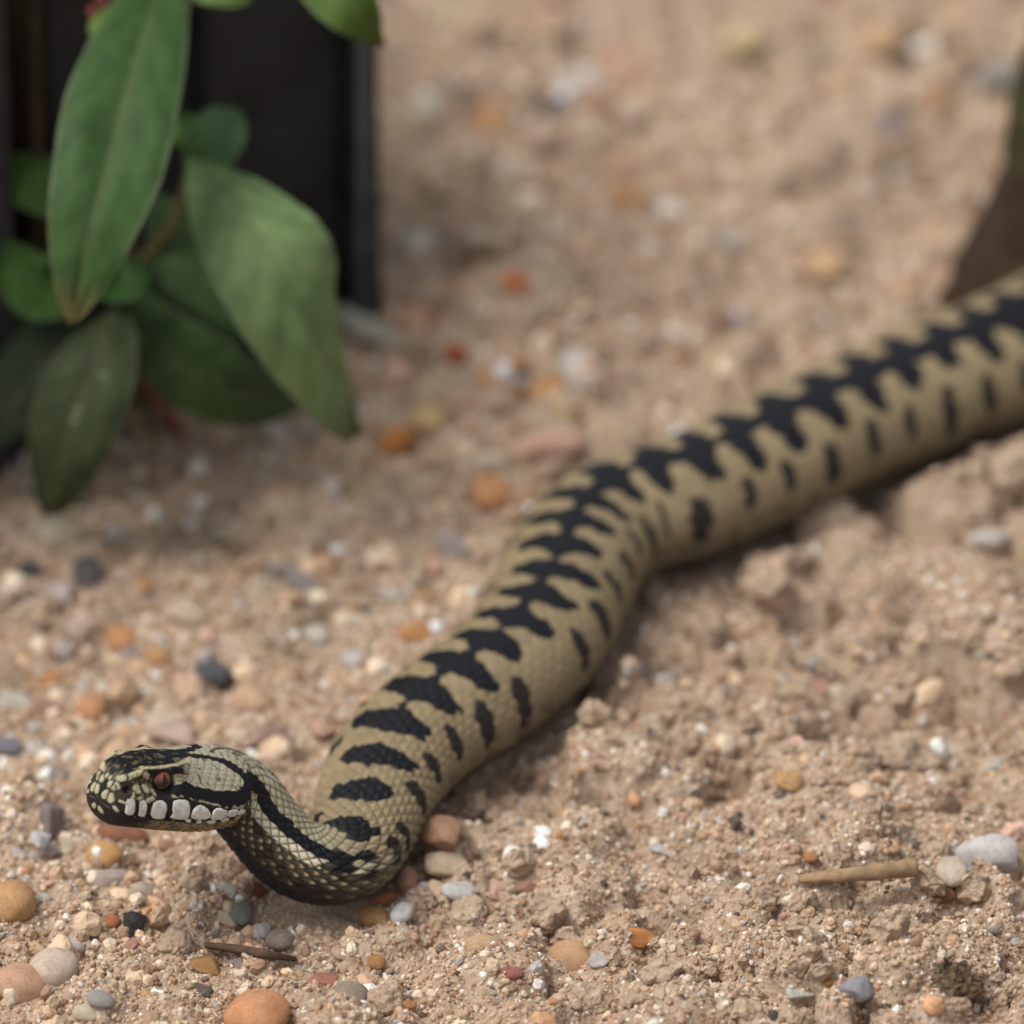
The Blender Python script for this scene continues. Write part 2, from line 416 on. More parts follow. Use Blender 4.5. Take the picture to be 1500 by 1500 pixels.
# head relief (mm); chart: mm from the snout, degrees from the back line
hd = 1-sstep(24, 30, mm)
dg = np.degrees(np.abs(TP)); dg = np.abs(dg-4.5*sstep(10, 40, dg)*(1-sstep(24, 30, mm))); sgn = np.sign(TP)
P0 = C[:, None]+R[:, None]*LX[..., None]+U[:, None]*LZ[..., None]
def surf_i(s_mm, d_deg, sd): return int(np.argmin(np.abs(S-s_mm*MM))), int(np.argmin(np.abs(th-sd*math.radians(d_deg))))
def dist3(s_mm, d_deg):             # mm to a chart point, both sides
    o = np.full(mm.shape, 99.0); n = (S < .034).sum()
    for sd in (-1, 1):
        i, j = surf_i(s_mm, d_deg+4, sd); o[:n] = np.minimum(o[:n], np.linalg.norm(P0[:n]-P0[i, j], axis=2)/MM)
    return o
EYE = (8.9, 58); NOS = (2.1, 62)
de = dist3(*EYE); dn = dist3(*NOS)
hdisp = 1.0*np.exp(-((dg-38)/9)**2)*sstep(2.5, 6, mm)*(1-sstep(11.5, 15, mm))                # brow ridge
hdisp += .35*np.exp(-((dg-38)/10)**2)*np.exp(-((mm-2.2)/1.6)**2)                             # snout edge
hdisp -= 1.0*np.exp(-(de/2.3)**4)                                                            # eye socket
hdisp -= .55*np.exp(-((dg/16)**2))*np.exp(-((mm-8)/5)**2)                                    # hollow between the brows
hdisp -= .70*np.exp(-(dn/.62)**4)                                                            # nostril
hdisp += .45*np.exp(-((mm-19)/4.5)**2-((dg-82)/18)**2)                                       # jaw muscle
mouth = 94.5+1.5*sstep(18, 23, mm)
hdisp -= .40*np.exp(-((dg-mouth)/1.9)**2)*(1-sstep(21.5, 23.5, mm))*sstep(.8, 2, mm)         # mouth line
hdisp -= .25*np.exp(-((dg-103)/3)**2)*sstep(3, 6, mm)*(1-sstep(20, 24, mm))                  # lower lip edge
CAPS = [((.8, 45), (.2, 48), .62), ((.8, 18), (.5, 79), .58), ((1.2, 27), (2.0, 42), .52), ((1.25, 53), (1.2, 29), .42), ((.9, 7), (1.1, 1), .45), ((2.8, 45), (4.5, 43), .50), ((.3, 162), (.4, 156), .45),
        ((.8, 91), (1.1, 97), .36), ((5.1, 48), (5.8, 52), .38), ((1.2, 82), (2.0, 85), .22), ((2.9, 79), (3.1, 74), .24), ((3.5, 66), (3.9, 72), .50), ((5.6, 83), (6.5, 81), .42), ((5.0, 66), (5.4, 72), .45), ((3.9, 81), (4.4, 80), .3), ((6.6, 72), (6.9, 76), .35)]
snm = 0*mm; nh = int((S < .012).sum()); e1 = np.full(P0[:nh].shape[:2], 9.0); e2 = e1.copy()
jit = .10*vn(P0[:nh, :, 0]*1800, P0[:nh, :, 1]*1800, P0[:nh, :, 2]*1800, seed=50)
for (a0, d0), (a1, d1), r_ in CAPS:
    for sd in (-1, 1):
        p_, q_ = P0[surf_i(a0, d0, sd)], P0[surf_i(a1, d1, sd)]; vv = q_-p_
        t_ = np.clip(((P0[:nh]-p_)@vv)/max(vv@vv, 1e-12), 0, 1); dd = np.linalg.norm(P0[:nh]-p_-t_[..., None]*vv, axis=2)/MM-r_*1.05+jit
        m = dd < e1; e2 = np.where(m, e1, np.minimum(e2, dd)); e1 = np.where(m, dd, e1)
snm[:nh] = (1-sstep(-.10, .06, e1))*sstep(.14, .34, e2-e1)
hdisp += .16*snm
disp += hdisp*MM*hd
# small irregular shields on the head
uh = (TG*section(S)[0][:, None]/MM)/1.15; vh = mm/1.25
def worley(a, b, seed):
    fa, fb = np.floor(a), np.floor(b); d1 = np.full(a.shape, 9.); d2 = d1.copy(); idn = np.zeros(a.shape)
    for i in (-1, 0, 1):
        for j in (-1, 0, 1):
            ca = fa+i; cb = fb+j
            pa = ca+.5+.38*_h(ca, cb, ca*0, seed); pb = cb+.5+.38*_h(ca, cb, ca*0+1, seed)
            d = np.hypot(a-pa, b-pb); m = d < d1
            d2 = np.where(m, d1, np.minimum(d2, d)); idn = np.where(m, _h(ca, cb, ca*0+2, seed), idn); d1 = np.where(m, d, d1)
    return d1, d2, idn
hsel = S < .034; hs_n = hsel.sum()
w1 = np.zeros(mm.shape); w2 = np.ones(mm.shape); wid = np.zeros(mm.shape)
w1[:hs_n], w2[:hs_n], wid[:hs_n] = worley(uh[:hs_n], vh[:hs_n], 21)
hplate = (1-sstep(12, 20, mm))*sstep(.5, 2, mm)
disp += .00010*sstep(0, .25, w2-w1)*hplate
P = C[:, None]+R[:, None]*LX[..., None]+U[:, None]*LZ[..., None]
dS = np.gradient(P, axis=0); dT = np.roll(P, -1, 1)-np.roll(P, 1, 1)
N = np.cross(dT, dS); ln = np.linalg.norm(N, axis=2, keepdims=True); N = N/np.maximum(ln, 1e-12)
if np.sum(N*(P-C[:, None])) < 0: N = -N
N[0] = F[0]
PS = P + N*disp[..., None]

# -- skin colours
def blend(c, k, col): return c*(1-k[..., None])+np.asarray(col)*k[..., None]
TAN = lin((136, 121, 92)); BLK = np.array([.0075, .0078, .0105]); CREAM = lin((206, 197, 168)); GREYB = lin((104, 93, 76)); BELLY = lin((58, 54, 50))
c = np.ones(P.shape)*TAN
mixs = .62-.34*sstep(.056, .075, SG)
sE = (SG*(1-mixs)+sc_s*mixs)/MM; tE = TP*(1-mixs)+sc_t*mixs
aE = tE*arcR[:, None]/MM
wob = vn(sE*.45, aE*.45, seed=31)
c *= (1+.10*sr+.08*vn(sE*.12, aE*.12, seed=32))[..., None]
# flank darker and greyer, belly dark
at_ = np.abs(TP)
c = blend(c, .70*sstep(1.20, 1.75, at_), GREYB)
c = blend(c, .90*sstep(1.75, 2.15, at_), BELLY)
fl = sstep(1.30, 1.65, at_)*(1-sstep(2.2, 2.5, at_))
c = blend(c, .5*fl*(vn(sE*.55, aE*.7, seed=33) > .1), lin((60, 54, 46)))
# zigzag
LOB = 8.8
ph = (sE-58)/LOB + .22*np.sin(sE*.045) + .10*vn(sE*.06, 0*sE, seed=34)
rad = arcR[:, None]/MM
sh = np.where(aE > 0, 0.0, -.03+.38*sstep(130, 215, sE))                      # the left lobes lag behind the right ones
cs_ = np.cos(2*math.pi*(ph+sh)); nlob = np.round(ph+sh); lr = _h(nlob, nlob*0+np.sign(aE), nlob*0, 40)
lob = sstep(-.78+.2*lr, .70, cs_)
wmax = (.70+.12*lr)*rad*np.interp(sE, [52, 62, 75, 190, 240], [.75, .9, 1, 1, .84]); wmin = np.interp(sE, [55, 80, 92, 120, 180, 240, 600], [-.14, -.02, .12, .09, .12, .19, .20])*rad
half = wmin+(wmax-wmin)*lob
wj = vn(sE*1.3, aE*1.1, seed=36); zig = (np.abs(aE)+.55*wob+.55*wj < half)*sstep(50, 56, sE)
# side spots
ph2 = ph+sh+.5
l2 = .5+.5*np.cos(2*math.pi*ph2+.9*(np.abs(aE)/rad-1.1)); n2_ = np.round(ph2); r2 = _h(n2_, n2_*0+np.sign(aE)*3, n2_*0, 41)
cen = (1.10+.10*r2)*rad; hl = (.34+.10*r2)*rad
spot = ((np.abs(np.abs(aE)-cen)/hl)**2+((1-l2)/(.27+.11*r2))**2+.35*wob+.3*wj < 1)*sstep(43, 46, sE)*(r2 > -.75)
dark = np.clip(zig*1.0+spot*.93, 0, 1)
c = blend(c, dark, BLK)
# thin dark skin between scales
c *= (1-(.32-.20*sstep(55, 90, mm))*sstep(.86, 1.0, q)*sstep(20, 28, mm)*(1-ventral))[..., None]
# --- neck and head (mirrored left/right), chart: mm from snout, degrees from the back line
deg = np.degrees(np.abs(tE)); degx = np.degrees(at_)
nk = 1-sstep(46, 62, mm)
HEADC = lin((150, 142, 117))
c = blend(c, nk*(1-dark), HEADC)
c *= np.where(nk > 0, 1+.12*nk*sr, 1)[..., None]
deg = dg*.75+.25*deg; sm = mm
def inband(xs, top, bot): return (deg+3*vn(sm*1.1, dg*.15, seed=51) > np.interp(sm, xs, top))*(deg+3*vn(sm*1.1, dg*.15, seed=52) < np.interp(sm, xs, bot))*(sm > xs[0])*(sm < xs[-1])
OL = lin((96, 88, 58)); WHT = lin((214, 212, 200))
hm = sm < 62
mott = vn(sm*1.3, dg*.11, seed=53)+.6*vn(sm*2.9, dg*.25, seed=54)
# crown: black with olive flecks
crown = (1-sstep(14.5, 17.5, sm+.05*dg+1.2*mott))*(dg < 44)
c = blend(c, crown, BLK)
c = blend(c, crown*.8*(mott > .52), OL)
# rear of the head: pale grey olive with dark flecks
rear = (sm > 13)*(sm < 34)*(dg < 62)*(1-crown)
c = blend(c, rear*.7, lin((158, 153, 132))*(1+.12*mott[..., None]))
c = blend(c, rear*.8*(mott < -.62), lin((50, 46, 38)))
# arms of the V
def stroke(pts, hwid):
    o = 0*sm; n = int((S < .066).sum()); k_ = section(S[:n])[0][:, None]/MM*math.pi/180
    d = np.full(sm[:n].shape, 99.0)
    for (a0, b0), (a1, b1) in zip(pts[:-1], pts[1:]):
        vx, vy = a1-a0, (b1-b0); px_, py_ = sm[:n]-a0, (dg[:n]-b0)
        vy_ = vy*k_; py_ = py_*k_
        t = np.clip((px_*vx+py_*vy_)/(vx*vx+vy_*vy_+1e-9), 0, 1); d = np.minimum(d, np.hypot(px_-t*vx, py_-t*vy_))
    o[:n] = 1-sstep(hwid-.12, hwid+.12, d+.18*mott[:n]); return o
c = blend(c, stroke([(13, 4), (17, 5), (20, 8), (23.4, 16), (25.1, 32), (26.5, 50)], .85), BLK)
c = blend(c, stroke([(24, 0), (31, 0), (36, 3)], .45)*(mott > -.3), BLK)
c = blend(c, stroke([(5, 31), (8, 32), (12, 27), (16.5, 14)], .42)*.9, lin((178, 168, 130)))
# side of the snout
c = blend(c, (sm < 10)*(dg > 44)*1.0, lin((52, 46, 34)))
c = blend(c, (sm > 3)*(sm < 8)*(dg > 50)*(dg < 80)*(mott > -.15)*.85, lin((120, 110, 84)))
c = blend(c, (1-sstep(2.0, 2.5, de))*1.0, np.array([.02, .015, .012]))
c = blend(c, (1-sstep(.5, .7, dn))*1.0, np.array([.006, .005, .005]))
# black band behind the eye, running on along the neck
c = blend(c, inband(np.array([9.5, 13, 19, 22.5, 25.4, 28, 33, 40, 50, 56.]), [63, 57, 63, 63, 50, 46, 42, 42, 45, 58], [74, 75, 80, 83, 82, 78, 68, 66, 66, 60])*1.0, BLK)
for s0_ in (48.5, 52, 55.5, 59.5, 63): c = blend(c, stroke([(s0_, 56), (s0_+.5, 70), (s0_-.3, 86)], .95)*.95, BLK)
# lips
lipz = (dg > 74)*(dg < 105)*(sm < 23)*(dg > np.interp(sm, [0, 12, 23], [78, 74, 84]))
c = blend(c, lipz*1.0, np.array([.016, .014, .013]))
c = blend(c, lipz*(dg > 96)*(mott > .3)*.6, lin((150, 140, 115)))
chin = (dg >= 104)*(sm < 36)*sstep(5, 9, sm+1.5*mott)
c = blend(c, (dg >= 100)*(1-sstep(5, 9, sm+1.5*mott)), np.array([.018, .016, .014]))
c = blend(c, chin*1.0, lin((134, 118, 92))); c = blend(c, chin*(mott > .1)*.7, lin((70, 60, 46)))
c = blend(c, snm*(sm < 9), lin((172, 165, 134)))
# cream row on the neck, brown mottling with cream keels below, dark belly
keel = np.exp(-(du/.22)**2)*sstep(-.1, .4, dv)
nz = (sm > 22)*(1-sstep(50, 62, sm))
cr = nz*sstep(64, 67, deg)*(1-sstep(80, 83, deg))*(dark < .5)*(dg > np.interp(sm, [22, 30, 34], [84, 78, 66]))
c = blend(c, cr*.95*(1-.8*sstep(.55, .9, q)), CREAM*(1+.1*sr[..., None]))
lo = nz*sstep(80, 83, deg)*(1-sstep(128, 135, deg))*(sm > 24)
c = blend(c, lo*.95, lin((36, 30, 24)))
c = blend(c, lo*np.clip(.05+.85*sstep(.02, .28, dv)*(1-sstep(.30, .55, np.abs(du))), 0, 1)*(sr > -.6)*(1-.6*sstep(100, 122, deg)), lin((186, 166, 130)))
c = blend(c, nz*sstep(122, 132, dg)*(sm > 30), lin((40, 40, 42)))
c *= (1-.55*(w2-w1 < .09)*hplate*(dg < 62)*.8)[..., None]
c *= (1-.62*sstep(.72, 1.0, q)*sstep(24, 32, sm)*(1-sstep(54, 72, sm)))[..., None]
cols = np.clip(c, 0, 1).reshape(-1, 3)
faces = gridfaces(len(S), NTH, wrap=True)
snake = empty('snake', tuple(at(676, 1034, 0)*np.array([1, 1, 0])))
tag(snake, 'tan snake with black zigzag back raising its white lipped head', 'snake')
sv = PS.reshape(-1, 3)-np.array(snake.location)
tailc = sv[-NTH:].mean(0)
me = mesh_np('body', sv, faces[:, ::-1], cols=cols)
link('body', me, M_SNAKE, snake)
# raised white lip scales, both eyes
def patch_scale(sm0, d0, hs_, hd_, sd, n=13, lift=.20):
    a = np.linspace(-1, 1, n); A, B_ = np.meshgrid(a, a, indexing='ij')
    # square to disc-ish (rounded rectangle)
    wb = vn(A*1.3+sm0*2.1, B_*1.3+sd, seed=62)*.16; k_ = 1-.18*(A*A*B_*B_)+wb; A2, B2 = A*k_*np.sqrt(1-.30*B_*B_), B_*k_*np.sqrt(1-.30*A*A)
    si = np.clip((sm0+A2*hs_)*MM, 1e-6, 1); wloc = float(np.interp(sm0*MM, S, section(S)[0]))/MM
    ti = sd*np.radians(d0+4.5+B2*hd_/wloc*57.3)
    fi = np.interp(si, S, np.arange(len(S))); fj = (ti+math.pi)/(2*math.pi)*NTH
    i = np.clip(fi.astype(int), 0, len(S)-2); j = fj.astype(int) % NTH; u_ = (fi-i)[..., None]; v_ = (fj-np.floor(fj))[..., None]; j1 = (j+1) % NTH
    bl = lambda Q: Q[i, j]*(1-u_)*(1-v_)+Q[i+1, j]*u_*(1-v_)+Q[i, j1]*(1-u_)*v_+Q[i+1, j1]*u_*v_
    smooth = P0 + N*(.45*np.exp(-((mm-19)/4.5)**2-((dg-82)/18)**2)*MM)[..., None]
    pos = bl(smooth); nor = bl(N); edge = np.clip(1-np.maximum(np.abs(A), np.abs(B_)), 0, 1)
    h = (-.14+(lift+.14)*np.clip(edge/.24, 0, 1)**.6+.07*vn(A*2+sm0*3, B_*2+d0, seed=60))*MM
    return (pos+nor*h[..., None]).reshape(-1, 3), gridfaces(n, n)
M_LIP = mat_plain('lip_scale', (.56, .55, .49), .5, .3, .22, 900, .0003)
LIPS = [(2.6, 84, .85, 1.1), (4.8, 87, .85, 1.05), (7.8, 88, 1.5, 1.2), (11.6, 85.5, 1.9, 1.45), (15.3, 87, 1.95, 1.1), (18.7, 87.3, 1.75, 1.05), (21.5, 88, 1.4, .85), (23.6, 89, 1.0, .65),
        (13.4, 97, .55, .5), (15.5, 98, .5, .6), (17.8, 97.5, .8, .55), (20.3, 96.5, .9, .5)]
for sd in (-1, 1):
    for i_, (a_, d_, h1, h2) in enumerate(LIPS):
        v_, f_ = patch_scale(a_, d_, h1, h2, sd)
        link('lip_scale', mesh_np('lip_scale', v_-np.array(snake.location), f_ if sd < 0 else f_[:, ::-1]), M_LIP, snake)
def mat_eye():
    k = NT('snake_eye'); a = k.n('ShaderNodeVertexColor', layer_name='col'); k.l(a.outputs['Color'], k.b.inputs['Base Color'])
    return k.done(.12, .5)
M_EYE = mat_eye()
for sd in (-1, 1):
    i_, j_ = surf_i(EYE[0], EYE[1]+3, sd); o_ = P0[i_, j_]; nn = R[i_]*sd*.93+U[i_]*.25+F[i_]*.25; nn = nn/np.linalg.norm(nn)
    v_, f_ = ICO[5]; ctr = o_-nn*1.85*MM
    upv = U[i_]-nn*np.dot(U[i_], nn); upv /= np.linalg.norm(upv); rt = np.cross(nn, upv)
    lz, lu, lr_ = v_@nn, v_@upv, v_@rt
    rr = np.hypot(lu, lr_)
    pup = (np.abs(lr_) < .17*(1-(lu/.75)**2))*(np.abs(lu) < .72)
    ec = np.ones(v_.shape)*lin((40, 24, 18))*(1-sstep(-.05, .45, lu-.25*lr_*sd)[:, None])+lin((134, 76, 58))*sstep(-.05, .45, lu-.25*lr_*sd)[:, None]; ec *= (.75+.5*(vn(np.arctan2(lu, lr_)*6, rr*3, seed=61)*.5+.5))[:, None]
    ec[rr > .80] = (.015, .012, .010); ec[pup.astype(bool)] = (.002, .002, .002); ec[lz < 0] = (.01, .01, .01)
    link('eye', mesh_np('eye', v_*2.15*MM+ctr-np.array(snake.location), f_, cols=ec), M_EYE, snake)

import os
if os.environ.get('SNAKE_DUMP'):
    np.savez('/tmp/snake.npz', P=PS, LZ=LZ, LX=LX, S=S, th=th, N=N, C=C)
# ------------------------------------------------------------------ pebbles
def rounded_mesh(seed, sub=3, amp=.16):
    v, f = ICO[sub]; n = .6*vn(v[:, 0]*1.1+seed*7.3, v[:, 1]*1.1, v[:, 2]*1.1, seed=70+seed)+.4*vn(v[:, 0]*2.3, v[:, 1]*2.3+seed*3.1, v[:, 2]*2.3, seed=90+seed)
    return mesh_np('pebble', v*(1+amp*n)[:, None], f)
def angular_mesh(seed, sub=4, planes=11, p=16):
    r_ = np.random.default_rng(500+seed); v, f = ICO[sub]
    nn = r_.normal(size=(planes, 3)); nn /= np.linalg.norm(nn, axis=1, keepdims=True); d = r_.uniform(.62, 1.0, planes)
    k_ = np.clip(v@nn.T/d, 1e-3, None); rad = np.minimum((k_**p).sum(1)**(-1/p), 1.25)
    rad *= 1+.035*vn(v[:, 0]*3+seed, v[:, 1]*3, v[:, 2]*3, seed=130+seed)
    return mesh_np('pebble', v*rad[:, None], f)
ROUND = [rounded_mesh(i) for i in range(9)]; ANG = [angular_mesh(i) for i in range(10)]
for m_ in ROUND+ANG: m_.materials.append(M_PEB)
def clod_mesh(seed, dims, amp=.35, sub=4):
    v, f = ICO[sub]; o = seed*5.7
    n = vn(v[:, 0]*1.4+o, v[:, 1]*1.4, v[:, 2]*1.4, seed=200)*.9+vn(v[:, 0]*3.5+o, v[:, 1]*3.5, v[:, 2]*3.5, seed=201)*.5+vn(v[:, 0]*8+o, v[:, 1]*8, v[:, 2]*8, seed=202)*.28+vn(v[:, 0]*17+o, v[:, 1]*17, v[:, 2]*17, seed=203)*.14
    return mesh_np('sand_clod', v*(1+amp*n)[:, None]*np.asarray(dims), f)
def dims_from(px, py, w_, h_, zfac=.62):
    p = ground_at(px, py); k_ = mmpp(p); rx = w_/2*k_; hv = h_/2*k_
    rz = min(zfac*rx, .78*hv/CE); ry = math.sqrt(max(hv*hv-(rz*CE)**2, (.25*rx*SE)**2))/SE
    return p, rx, min(ry, 1.5*rx), rz
GRAY = .93
def pebble(px, py, w_, h_, rot, rgb, kind, label, group=None, cat='pebble', name='pebble', sink=.48, tilt=0.0):
    p, rx, ry, rz = dims_from(px, py, w_, h_, 1.7 if h_ > 1.3*w_ and rot == 0 else .62)
    me_ = (ANG if kind == 'a' else ROUND)[random.randrange(len(ANG if kind == 'a' else ROUND))]
    o = bpy.data.objects.new(name, me_); COL.objects.link(o)
    zc = float(gh(p[0], p[1])[0])+rz*sink; q_ = at(px, py, zc)
    zc = float(gh(q_[0], q_[1])[0])+rz*sink; q_ = at(px, py, zc)
    o.location = q_; o.scale = (rx*1.04, ry*1.04, rz*1.08)
    r_ = math.radians(rot); yaw = math.atan2(math.sin(r_)/SE, math.cos(r_)) if rot else 0
    o.rotation_euler = (random.uniform(-.18, .18)+tilt, random.uniform(-.15, .15), yaw)
    c_ = lin(rgb); lum = c_.mean(); c_ = lum+(c_-lum)*.92; c_ = c_*1.36; c_ = c_*min(1, .80/c_.max()); o.color = (*np.clip(c_, 0, 1), 1)
    tag(o, label, cat, group); return o
T_ = 'a'; O_ = 'r'
